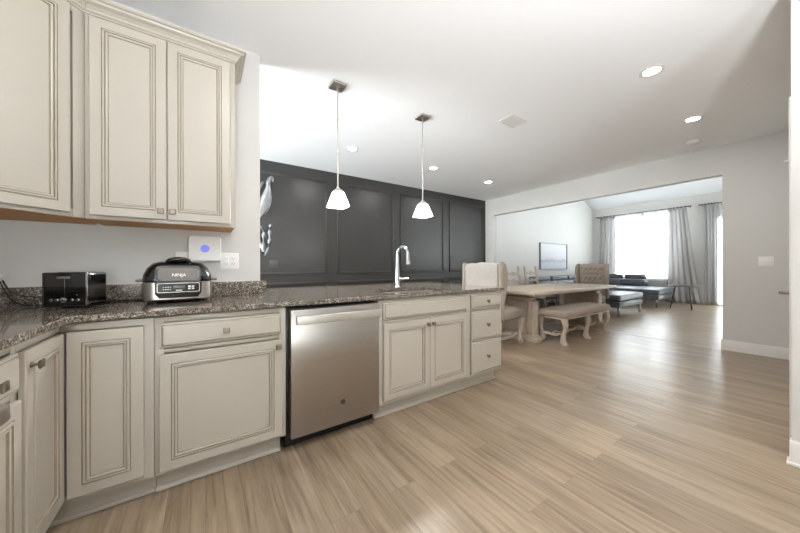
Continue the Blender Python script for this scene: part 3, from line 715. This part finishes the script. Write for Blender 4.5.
for k in range(6):
    b = MB(); b.box(-.062+k*.016, -.052+k*.016, .040, .050, .208, .216, .001)
    b.build('vent', NICKEL, gr)
for s in (-1, 1):
    b = MB(); b.box(min(s*.155, s*.190), max(s*.155, s*.190), .03, .15, .124, .136, .004); b.build('side_handle', DGREY, gr)
for x0, x1 in ((-.070, -.05), ):
    pass

# ------------------------------------------------------------------ plates on the walls
def outlet_plate(name, label, cat, loc, rotz, gangs=1, m=WHITEP, kind='outlet', ht=.118):
    wd = .072+.046*(gangs-1)
    r = thing(name, label, cat, loc, rotz)
    b = MB(); b.box(-wd/2, wd/2, -.006, 0, -ht/2, ht/2, .003); b.build('plate', m, r)
    for g in range(gangs):
        x = (g-(gangs-1)/2)*.046
        if kind == 'outlet' or (kind == 'mixed' and g == 1):
            b = MB(); b.box(x-.016, x+.016, -.0075, -.006, -.034, .034, .001)
            for z in (.018, -.018):
                b.box(x-.008, x-.006, -.0078, -.0072, z-.004, z+.005, 0, 1); b.box(x+.006, x+.008, -.0078, -.0072, z-.004, z+.005, 0, 1); b.cyl((x, -.0078, z-.009), (x, -.0072, z-.009), .0022, mi=1, seg=10)
            b.build('socket', [m, DARKM], r)
        else:
            b = MB(); b.box(x-.005, x+.005, -.014, -.006, -.008, .010, .002); b.build('toggle', m, r)
    return r
outlet_plate('outlet', 'white two-gang wall plate on the kitchen wall, right of the square white device', 'outlet', (.148, 2.4295, 1.165), 0, 2, kind='outlet')
outlet_plate('outlet', 'white wall plate half hidden behind the square white device', 'outlet', (-.125, 2.4295, 1.165), 0, 1)
outlet_plate('outlet', 'dark double outlet on the black panelled wall', 'outlet', (.872, YB-.0005, 1.162), 0, 2, m=mat('dark_outlet', srgb(70, 70, 72), .4, vary=((40, 40, 40), .05, 2)))
outlet_plate('light_switch', 'white switch plate on the wall right of the wide opening', 'switch', (XW-.0005, .452, 1.175), -PI/2, 2, kind='switch')
rt = thing('wall_hub', 'square white device with a round blue button, leaning above the grill', 'device', (.0, 2.421, 1.247))
b = MB(); b.loft([[(x, 0.0, z) for x, z, _ in rrect(-.095, .095, -.085, .085, .02, 0, 6)], [(x, -.018, z) for x, z, _ in rrect(-.095, .095, -.085, .085, .02, 0, 6)], [(x, -.022, z) for x, z, _ in rrect(-.091, .091, -.081, .081, .018, 0, 6)]]); b.build('case', WHITEP, rt)
b = MB(); b.cyl((.0, -.021, 0.0), (.0, -.0245, 0.0), .026, seg=32, bev=.001); b.build('button', BLUE, rt)
# wall ornaments, silver, mostly hidden behind the kitchen wall end
o1 = MB(); 
o1.tube(bez((.62, YB-.10, 1.83), (.72, YB-.10, 1.95), (.80, YB-.09, 2.2), (.78, YB-.11, 2.40)), [.03+.055*math.sin(PI*min(1, k/12)) for k in range(15)], flat=.35, up=(0, 1, 0))
o1.tube(bez((.78, YB-.11, 2.36), (.79, YB-.12, 2.46), (.86, YB-.10, 2.50), (.845, YB-.10, 2.40)), [.03, .03, .03, .028, .028, .026, .025, .024, .022, .021, .02, .018, .016, .014, .01], seg=10)
o1.tube(bez((.55, YB-.05, 1.9), (.60, YB-.08, 2.1), (.66, YB-.08, 2.3), (.72, YB-.06, 2.38)), .02)
o1.cyl((.68, YB, 2.1), (.70, YB-.09, 2.1), .012)
o = o1.build('wall_ornament', SILV); tag(o, 'upper silver sculpted ornament on the black wall behind the wall end', 'wall ornament')
o2 = MB()
o2.tube(bez((.64, YB-.08, 1.72), (.80, YB-.08, 1.66), (.66, YB-.06, 1.50), (.75, YB-.08, 1.30)), [.02+.012*math.sin(k*1.3) for k in range(15)], seg=10)
o2.tube(bez((.83, YB-.07, 1.76), (.76, YB-.09, 1.66), (.86, YB-.06, 1.48), (.73, YB-.08, 1.29)), [.018+.01*math.sin(k*1.7) for k in range(15)], seg=10)
o2.tube(bez((.55, YB-.05, 1.6), (.62, YB-.08, 1.75), (.66, YB-.08, 1.5), (.72, YB-.06, 1.35)), .018)
o2.cyl((.70, YB, 1.45), (.73, YB-.08, 1.45), .012)
o = o2.build('wall_ornament', SILV); tag(o, 'lower silver twisted ornament on the black wall behind the wall end', 'wall ornament')

# ------------------------------------------------------------------ ceiling fittings
def can(label, x, y, group):
    r = thing('recessed_light', label, 'ceiling light', (x, y, HC), group=group)
    b = MB(); b.lathe([(.055, -.001), (.060, -.006), (.082, -.006), (.086, -.001), (.086, 0), (.055, 0)]); b.build('trim_ring', TRIM, r)
    b = MB(); b.lathe([(0, -.0035), (.056, -.0035), (.056, -.0005), (0, -.0005)]); b.build('lens', GLOW, r)
    area_light('bulb', (0, 0, -.012), (0, 0, 0), .10, CAN_W, (1, .985, .97), parent=r)
    return r
vis = {(3.08, .83): 'round recessed ceiling light nearest the camera, at the upper right',
       (4.46, .85): 'round recessed ceiling light near the smoke detector',
       (1.68, 3.66): 'round recessed ceiling light just right of the left pendant cord',
       (3.12, 3.65): 'round recessed ceiling light just right of the right pendant cord',
       (4.51, 3.67): 'round recessed ceiling light at the far corner of the black wall'}
for (x, y), l in vis.items(): can(l, x, y, None)
for x, y in ((1.68, .84), (.25, .84), (.25, -.7)): can('unseen round recessed ceiling light above and behind the camera', x, y, 'unseen recessed lights above the kitchen')  # out of view; first inferred from its ceiling glow, others added for light
for x, y in ((.25, 3.66), ): can('unseen recessed ceiling light added behind the kitchen wall', x, y, None)  # out of view, added for more light

def fill_uplight(label, x, y, watts):  # unseen lamps added behind the camera to brighten the ceiling
    r = thing('added_uplighter', label, 'added fill lamp', (x, y, 0))
    b = MB(); b.lathe([(0, 0), (.14, 0), (.14, .012), (.03, .03), (0, .03)]); b.build('base', NICKEL, r)
    b = MB(); b.cyl((0, 0, .02), (0, 0, 1.16), .011); b.build('pole', NICKEL, r)
    b = MB(); b.lathe([(0, 1.15), (.05, 1.15), (.12, 1.19), (.17, 1.26), (.165, 1.26), (.115, 1.20), (.05, 1.165), (0, 1.165)]); b.build('lamp_shade', WHITEP, r)
    area_light('bulb', (0, 0, 1.23), (PI, 0, 0), .26, watts, (.95, .975, 1), parent=r)
    return r
fill_uplight('added fill uplighter, unseen behind the camera to its right', .95, -.55, UP_W*.58)
fill_uplight('added fill uplighter, unseen behind the camera near the range', -.35, -1.0, UP_W*.42)
def pendant(label, x, y, zs):
    r = thing('pendant_light', label, 'pendant light', (x, y, HC))
    b = MB(); b.lathe([(0, -.026), (.030, -.026), (.062, -.018), (.064, -.003), (.064, 0), (0, 0)], n=4, rot=PI/4); b.build('canopy', NICKEL, r)
    b = MB(); b.cyl((0, 0, -.02), (0, 0, zs+.15), .006, seg=12)
    for z in (-.30, -.60): b.cyl((0, 0, z), (0, 0, z-.02), .0085, seg=12)
    b.build('stem', NICKEL, r)
    b = MB(); b.lathe([(0, zs+.175), (.010, zs+.175), (.014, zs+.16), (.030, zs+.150), (.036, zs+.130), (0, zs+.130)], n=4, rot=PI/4); b.build('cap', NICKEL, r)
    b = MB(); b.lathe([(.038, zs+.132), (.048, zs+.10), (.072, zs+.02), (.078, zs+.0), (.074, zs+.0), (.068, zs+.02), (.045, zs+.098), (.034, zs+.128)], n=4, rot=PI/4); b.build('lamp_shade', SHADEG, r, smooth=False)
    b = MB(); b.lathe([(0, zs+.02), (.018, zs+.025), (.024, zs+.05), (.018, zs+.08), (.012, zs+.10), (0, zs+.105)]); b.build('light_bulb', GLOW, r)
    d = bpy.data.lights.new('bulb', 'POINT'); d.energy = PEND_W; d.color = (1, .985, .97); d.shadow_soft_size = .04
    o = bpy.data.objects.new('bulb', d); COL.objects.link(o); o.parent = r; o.location = (0, 0, zs+.01)
    return r
pendant('left of two nickel pendants with square frosted shade over the peninsula', .985, 2.455, 1.655-HC)
pendant('right of two nickel pendants with square frosted shade over the peninsula', 1.955, 2.465, 1.66-HC)
vn = thing('ceiling_vent', 'small white air vent grille in the ceiling', 'vent', (2.85, 1.98, HC))
b = MB()
for a in ((-.14, .14, -.09, -.072), (-.14, .14, .072, .09), (-.14, -.122, -.072, .072), (.122, .14, -.072, .072)): b.box(*a, -.008, 0, .002)
b.build('frame', TRIM, vn)
b = MB(); b.box(-.121, .121, -.071, .071, -.001, 0); b.build('backing', DARKM, vn)
b = MB()
for k in range(9): b.box(-.115+k*.0265, -.095+k*.0265, -.07, .07, -.006, -.003, .0008)
b.build('louvre', TRIM, vn)
sd = thing('smoke_detector', 'round white smoke detector on the ceiling near the right wall', 'smoke detector', (5.28, 1.0, HC))
b = MB(); b.lathe([(0, -.035), (.03, -.036), (.055, -.032), (.068, -.02), (.072, -.006), (.072, 0), (0, 0)]); b.build('housing', WHITEP, sd)
b = MB(); b.cyl((.02, 0, -.034), (.02, 0, -.038), .012, bev=.001); b.build('test_button', WHITEP, sd)

# ------------------------------------------------------------------ dining furniture
def cab_leg(h, amp=.03, r=.03, toe=.036, fwd=(0, -1)):
    """scrolled S leg, outward direction fwd; returns MB in local coords with top at z=h"""
    m = MB(); rings = []; n = 22
    for i in range(n+1):
        t = i/n; z = h*(1-t)
        off = amp*math.sin(t*2*PI*.95)*(1 if t < .5 else .8) + (toe*.5 if t > .93 else 0)
        rr_ = r*(1.0+.25*math.cos(t*PI*2)) if t < .9 else r*1.25
        if t < .06: rr_ = r*1.3
        cx, cy = fwd[0]*off, fwd[1]*off
        rings.append([(cx+rr_*1.0*math.cos(a)*abs(math.cos(a))**-.35 if abs(math.cos(a)) > .01 else cx, cy+rr_*math.sin(a)*abs(math.sin(a))**-.35 if abs(math.sin(a)) > .01 else cy, z) for a in [2*PI*(k+.5)/12 for k in range(12)]])
    m.loft(rings); return m
def cushion(mb, x0, x1, y0, y1, z0, z1, r=.03, dome=.02, n=12, mi=0):
    """softly domed upholstered block"""
    t = bmesh.new(); bmesh.ops.create_grid(t, x_segments=n, y_segments=n, size=.5)
    top = [v for v in t.verts]
    for v in top:
        u, w_ = v.co.x*2, v.co.y*2
        v.co = Vector(((x0+x1)/2+v.co.x*(x1-x0), (y0+y1)/2+v.co.y*(y1-y0), z1+dome*(1-u**4)*(1-w_**4)-dome))
    r_ = bmesh.ops.extrude_face_region(t, geom=t.faces[:])
    for v in [g for g in r_['geom'] if isinstance(g, bmesh.types.BMVert)]: v.co.z = z0
    bmesh.ops.recalc_face_normals(t, faces=t.faces[:])
    ed = [e for e in t.edges if len(e.link_faces) == 2 and e.calc_face_angle() > .9]
    bmesh.ops.bevel(t, geom=ed, offset=r, segments=4, affect='EDGES', profile=.5)
    mb.merge(t, mi)
# table
TX0, TX1, TY0, TY1 = 3.76, 6.50, 2.28, 3.33
tb = thing('dining_table', 'long weathered wood trestle dining table with thick top', 'table', ((TX0+TX1)/2, (TY0+TY1)/2, 0))
hl, hw = (TX1-TX0)/2, (TY1-TY0)/2
b = MB(); b.box(-hl, hl, -hw, hw, .715, .76, .006); b.build('tabletop', OAKX, tb)
b = MB(); b.box(-hl+.24, hl-.24, -hw+.16, hw-.16, .670, .714, .003); b.build('apron', OAKX, tb)
for s in (-1, 1):
    cx = s*(hl-.30)
    b = MB(); b.box(cx-.030, cx+.030, -.30, .30, .10, .60, .004); b.box(cx-.07, cx+.07, -.33, .33, .60, .654, .006)
    for yy in (-.315, .315): b.box(cx-.068, cx+.068, yy-.05, yy+.05, .10, .60, .006)
    b.build('pedestal', OAKV, tb)
    b = MB(); b.box(cx-.09, cx+.09, -.42, .42, .0, .07, .012, seg=3); b.box(cx-.08, cx+.08, -.38, .38, .07, .10, .006); b.build('foot', OAK, tb)
b = MB(); b.box(-hl+.36, hl-.36, -.035, .035, .12, .20, .006); b.build('stretcher', OAKX, tb)
# bench
bn = thing('dining_bench', 'upholstered bench with scrolled wooden legs along the near side of the table', 'bench', (4.93, 2.29, 0))
bx, by = .74, .22
b = MB(); cushion(b, -bx, bx, -by, by, .375, .50, .035, .025, 14); b.build('seat', FAB, bn)
b = MB(); b.box(-bx+.02, bx-.02, -by+.02, by-.02, .355, .376, .004); b.build('seat_frame', OAKX, bn)
for x in (-bx+.05, 0, bx-.05):
    for s in (-1, 1):
        m = cab_leg(.356, .020, .032, fwd=(0, s)); m.build('leg', OAKV, bn, (x, s*(by-.055), 0))
def scal(n, L, amp, th, wd):
    """scalloped rail along x"""
    top = []; bot = []
    for i in range(n+1):
        t = i/n; x = -L/2+L*t; a = amp*math.sin(t*PI*2*2)*(.5+.5*math.cos(t*2*PI)) + amp*.8*math.cos(t*2*PI)
        top.append((x, wd/2+a)); bot.append((x, -wd/2+a))
    return top+bot[::-1]
XZ = Matrix(((1, 0, 0, 0), (0, 0, -1, 0), (0, 1, 0, 0), (0, 0, 0, 1)))
for x0, x1 in ((-bx+.05, 0), (0, bx-.05)):
    b = MB(); b.prism(scal(20, x1-x0-.03, .014, .02, .035), -.010, .010, Matrix.Translation(((x0+x1)/2, 0, .13)) @ XZ); b.build('stretcher', OAKX, bn)
for x in (-bx+.05, 0, bx-.05):
    b = MB(); b.prism(scal(20, .26, .012, .02, .035), -.010, .010, Matrix.Translation((x, 0, .13)) @ Matrix.Rotation(PI/2, 4, 'Z') @ XZ); b.build('stretcher', OAK, bn)

# wing chair, faces local -y
def wing_chair(label, loc, rotz):
    c = thing('wing_chair', label, 'chair', loc, rotz)
    W_ = .27
    # back: curved shield outline, extruded
    n = 16; out = []
    for i in range(n+1):
        t = i/n; x = -W_+2*W_*t; z = 1.165+.010*math.cos((t-.5)*2*PI) + .007*math.cos((t-.5)*6*PI)
        out.append((x, z))
    poly = [(-W_+.02, .42)]+[(x, z) for x, z in out]+[(W_-.02, .42)]
    b = MB(); b.prism(poly[::-1], -.04, .04, Matrix.Translation((0, .30, 0)) @ Matrix(((1, 0, 0, 0), (0, .0, 1, 0), (0, 1, .0, 0), (0, 0, 0, 1))), bev=.012)
    b.build('backrest', [FABL], c)
    # tufted inner pad
    t = bmesh.new(); NX, NZ = 36, 44; bmesh.ops.create_grid(t, x_segments=NX, y_segments=NZ, size=.5)
    btn = [(-.2+.1*i+(0.05 if r % 2 else 0), .64+.1*r) for r in range(5) for i in range(5 if r % 2 == 0 else 4)]
    for v in t.verts:
        x = v.co.x*(2*W_-.06); z = .48+(v.co.y+.5)*.66
        e = max(.1, (1-(v.co.x*2)**6)*(1-(v.co.y*2)**6))
        d_ = sum(math.exp(-((x-bx_)**2+(z-bz)**2)/.0009) for bx_, bz in btn)
        dg = 0
        for s_ in (-1, 1):
            q = ((x*s_+z-.64)/.1) ; dg += math.exp(-((q-round(q))/.16)**2)
        v.co = Vector((x, .262-.045*e+.034*min(1, d_)*e+.012*dg*e, z))
    m = MB(); m.merge(t); m.build('tufted_pad', FAB, c)
    for bx_, bz in btn:
        m = MB(); m.lathe([(0, -.004), (.007, -.003), (.009, 0), (0, .002)], seg=10); m.build('button', FABD, c, (bx_, .243, bz), (-PI/2, 0, 0))
    for s in (-1, 1):
        # wing: profile in yz, extruded in x
        pr_ = [(.34, .44), (.34, 1.165), (.30, 1.18), (.24, 1.17), (.20, 1.13), (.175, 1.03), (.175, .92), (.19, .82), (.22, .70), (.265, .60), (.28, .44)]
        b = MB(); x0 = s*W_; x1 = s*(W_+.055)
        b.prism(pr_, min(x0, x1), max(x0, x1), Matrix(((0, 0, 1, 0), (1, 0, 0, 0), (0, 1, 0, 0), (0, 0, 0, 1))), bev=.014)
        b.build('wing', FAB, c)
    b = MB(); cushion(b, -W_-.03, W_+.03, -.36, .27, .36, .53, .04, .03, 12); b.build('seat', FAB, c)
    for x in (-W_+.01, W_-.01):
        m = cab_leg(.36, .02, .030, fwd=(0, -1)); m.build('leg', OAKV, c, (x, -.29, 0))
        b = MB(); b.tube([(x, .27, .36), (x, .29, .2), (x, .34, 0)], [.028, .026, .022], seg=8); b.build('leg', OAKV, c)
        b = MB(); b.prism(scal(20, .46, .012, .02, .035), -.010, .010, Matrix.Translation((x, .03, .13)) @ Matrix.Rotation(PI/2, 4, 'Z') @ XZ); b.build('stretcher', OAK, c)
    b = MB(); b.prism(scal(20, 2*W_-.04, .012, .02, .035), -.010, .010, Matrix.Translation((0, -.05, .13)) @ XZ); b.build('stretcher', OAKX, c)
    return c
wing_chair('greige wingback chair seen from behind at the near end of the table', (3.56, 2.80, 0), R(97))
wing_chair('button-tufted wingback chair facing us at the far end of the table', (6.70, 2.95, 0), R(-100))

def side_chair():
    c = thing('ladder_back_chair', 'weathered wood ladder-back chair', 'chair')
    for s in (-1, 1):
        b = MB(); b.tube([(s*.205, .20, 0), (s*.205, .195, .25), (s*.205, .19, .46), (s*.21, .22, .75), (s*.215, .275, 1.10), (s*.215, .278, 1.12)], [.024, .024, .027, .026, .025, .016], seg=10); b.build('back_post', OAKV, c)
        m = cab_leg(.43, .022, .022, fwd=(0, -1)); m.build('leg', OAKV, c, (s*.20, -.19, 0))
    for z, y in ((.66, .212), (.81, .232), (.96, .252)):
        poly = []
        for i in range(17):
            t = i/16; poly.append((-.195+.39*t, z+.032+.016*math.cos((t-.5)*4*PI)))
        for i in range(17):
            t = 1-i/16; poly.append((-.195+.39*t, z-.022-.008*math.cos((t-.5)*4*PI)))
        b = MB(); b.prism([(x, zz-z) for x, zz in poly], -.009, .009, Matrix.Translation((0, y, z)) @ Matrix.Rotation(R(-8), 4, 'X') @ XZ); b.build('slat', OAKX, c)
    b = MB(); cushion(b, -.235, .235, -.22, .175, .43, .50, .025, .02, 10); b.build('seat', FAB, c)
    for s in (-1, 1):
        b = MB(); b.tube([(s*.2, -.19, .16), (s*.205, .2, .16)], .011, seg=8); b.build('stretcher', OAK, c)
    b = MB(); b.prism(scal(16, .38, .01, .02, .03), -.009, .009, Matrix.Translation((0, -.19, .22)) @ XZ); b.build('stretcher', OAKX, c)
    return c
sc1 = side_chair(); sc1.location = (5.36, 3.48, 0)
sc2 = copy_tree(sc1); sc2.location = (6.02, 3.48, 0)
sc1['label'] = 'weathered ladder-back chair behind the table, next to the near wingback'
sc2['label'] = 'weathered ladder-back chair behind the table, nearer the picture'

# ------------------------------------------------------------------ living room
pic = thing('framed_picture', 'pale blue-grey landscape picture in thin grey frame on living room wall', 'picture', (8.48, 4.979, 1.03))
b = MB(); b.box(0, 1.56, -.03, -.001, 0, .80, .002); b.build('canvas', PAINT, pic)
b = MB(); 
for a in ((-.014, 1.574, -.014, 0), (-.014, 1.574, .80, .814), (-.014, 0, 0, .80), (1.56, 1.574, 0, .80)): b.box(a[0], a[1], -.05, 0, a[2], a[3], .003)
b.build('frame', FRAMEG, pic)

def leather_block(root, x0, x1, y0, y1, z0=.20, z1=.50, name='seat'):
    b = MB(); b.box(x0+.015, x1-.015, y0+.015, y1-.015, z0, z0+.13, .02, seg=3); o = b.build('base', LEATH, root)
    b = MB(); cushion(b, x0, x1, y0, y1, z0+.131, z1, .045, .02, 10); b.build(name, LEATH, root)
def metal_leg(root, x, y, h=.20):
    b = MB(); b.box(x-.012, x+.012, y-.02, y+.02, 0, h, .003); b.build('leg', CHROME, root)
ot = thing('ottoman', 'slate grey leather ottoman with chrome legs beyond the far wingback chair', 'ottoman', (8.15, 3.05, 0))
leather_block(ot, -.70, .71, -.50, .50)
for x in (-.62, .62):
    for y in (-.44, .44): metal_leg(ot, x, y)
sf = thing('sectional_sofa', 'slate grey leather corner sofa with chrome legs under the window', 'sofa', (10.5, 4.0, 0))
# along the picture wall
leather_block(sf, -3.0, -.52, -.25, .55); leather_block(sf, -.50, .98, -1.45, .55, name='seat')
b = MB(); b.box(-3.0, .98, .56, .86, .2, .62, .04, seg=3); b.box(.99, 1.25, -.75, .86, .2, .62, .04, seg=3); b.build('back_frame', LEATH, sf)
for k in range(4):
    x0 = -2.98+k*.98
    b = MB(); b.box(x0, x0+.95, .42, .62, .50, .70, .05, seg=4); b.build('back_cushion', LEATH, sf)
    b = MB(); b.box(x0+.02, x0+.93, .60, .76, .68, .83, .05, seg=4); b.build('headrest', LEATH, sf)
for k in range(2):
    y0 = -.74+k*.60
    b = MB(); b.box(.82, 1.02, y0, y0+.57, .50, .70, .05, seg=4); b.build('back_cushion', LEATH, sf)
    b = MB(); b.box(.96, 1.14, y0+.01, y0+.56, .70, .85, .05, seg=4); b.build('headrest', LEATH, sf)
for x, y in ((-.45, -1.38), (.92, -1.38), (-2.9, -.18), (-1.5, -.18), (-2.9, .8), (1.2, .8)): metal_leg(sf, x, y)
st = thing('side_table', 'small round grey table on splayed dark legs by the curtains', 'table', (10.22, 2.11, 0))
b = MB(); b.lathe([(0, .590), (.28, .590), (.295, .595), (.30, .605), (.295, .615), (0, .617)], seg=40); b.build('tabletop', TBLTOP, st)
for k in range(3):
    a = R(100+k*120); b = MB(); b.cyl((.17*math.cos(a), .17*math.sin(a), .591), (.27*math.cos(a), .27*math.sin(a), 0), .014, .010, seg=12); b.build('leg', DARKM, st)
b = MB()
for k in range(3): b.box(-.07, .07, -.045, .045, .0005+k*.032, .030+k*.032, .004)
o = b.build('box', BOXG, None, (10.24, 2.30, .6175), (0, 0, R(20))); tag(o, 'pale grey box standing on the round side table', 'box')

# curtains
def curtain(name, label, cat, x, ys_top, ys_bot, z0, z1, m, amp=.045, folds=8, th=.004, group=None, rings=True, header=0.):
    r = thing(name, label, cat, (x, (ys_top[0]+ys_top[1])/2, z0), group=group)
    cy = r.location.y; nz, ny = 24, folds*10; b = MB(); t = bmesh.new(); g = []
    for i in range(nz+1):
        k = i/nz; ya = ys_bot[0]+(ys_top[0]-ys_bot[0])*k**.8; yb = ys_bot[1]+(ys_top[1]-ys_bot[1])*k**.8; row = []
        for j in range(ny+1):
            u = j/ny; a = amp*(.75+.25*math.sin(u*7+k*2))*math.sin(u*folds*2*PI+.5*math.sin(k*3+u*9)*(1-k))
            y = ya+(yb-ya)*u+.012*math.sin(u*folds*4*PI)*(1-k)
            zz = (z1-(.047 if rings else 0)-z0)*k + (header*math.sin(u*folds*2*PI) if i == nz else 0)
            row.append(t.verts.new((a, y-cy, zz)))
        g.append(row)
    for i in range(nz):
        for j in range(ny): t.faces.new((g[i][j], g[i][j+1], g[i+1][j+1], g[i+1][j]))
    b.merge(t); o = b.build('fabric', m, r)
    if m is not SHEER:
        md = o.modifiers.new('s', 'SOLIDIFY'); md.thickness = th
    if rings:
        for j in range(folds):
            u = (j+.5)/folds; y = ys_top[0]+(ys_top[1]-ys_top[0])*u - cy
            b = MB(); rr_ = [(.026*math.cos(2*PI*k/12)*.3, y, z1-z0-.035+.026*math.sin(2*PI*k/12)) for k in range(13)]; b.tube([(.024*math.cos(2*PI*k/12), y+.004, z1-z0-.02+.024*math.sin(2*PI*k/12)) for k in range(13)], .004, seg=6); b.build('grommet', DARKM, r)
    return r
ZR = 2.90
curtain('curtain', 'grey drape at the left side of the big window', 'curtain', 11.86, (4.20, 4.68), (4.20, 4.80), .02, ZR, CURT, folds=5)
curtain('curtain', 'grey drape flaring out at the right side of the big window', 'curtain', 11.86, (2.39, 2.80), (2.06, 2.84), .02, ZR, CURT, folds=5)
curtain('curtain', 'grey drape over the patio door beside the wall edge', 'curtain', 11.86, (1.78, 2.04), (1.76, 2.04), .02, ZR, CURT, folds=4)
curtain('sheer_curtain', 'long white sheer over the left half of the big window', 'curtain', 11.93, (3.49, 4.36), (3.49, 4.36), .03, ZR-.03, SHEER, amp=.02, folds=14, rings=False, header=.018)
curtain('sheer_curtain', 'long white sheer over the right half of the big window', 'curtain', 11.93, (2.66, 3.46), (2.66, 3.46), .03, ZR-.03, SHEER, amp=.02, folds=14, rings=False, header=.018)
curtain('sheer_curtain', 'white sheer hanging over the patio door', 'curtain', 11.93, (.35, 1.84), (.35, 1.84), .03, ZR-.03, SHEER, amp=.02, folds=18, rings=False)
rd = MB(); rd.cyl((11.86, 2.30, ZR-.02), (11.86, 4.80, ZR-.02), .011); rd.box(11.85, 12.0, 2.33, 2.345, ZR-.035, ZR-.01, .002); rd.box(11.85, 12.0, 4.755, 4.77, ZR-.035, ZR-.01, .002); rd.lathe([(0, -.02), (.02, 0), (0, .02)], (11.86, 4.81, ZR-.02))
o = rd.build('curtain_rod', DARKM); tag(o, 'dark rod across the top of the big window', 'curtain rod')
rd = MB(); rd.cyl((11.86, .20, ZR-.02), (11.86, 2.12, ZR-.02), .011); rd.box(11.85, 12.0, 2.085, 2.10, ZR-.035, ZR-.01, .002); rd.box(11.85, 12.0, .22, .235, ZR-.035, ZR-.01, .002); rd.lathe([(0, -.02), (.02, 0), (0, .02)], (11.86, 2.13, ZR-.02))
o = rd.build('curtain_rod', DARKM); tag(o, 'dark rod above the patio door', 'curtain rod')
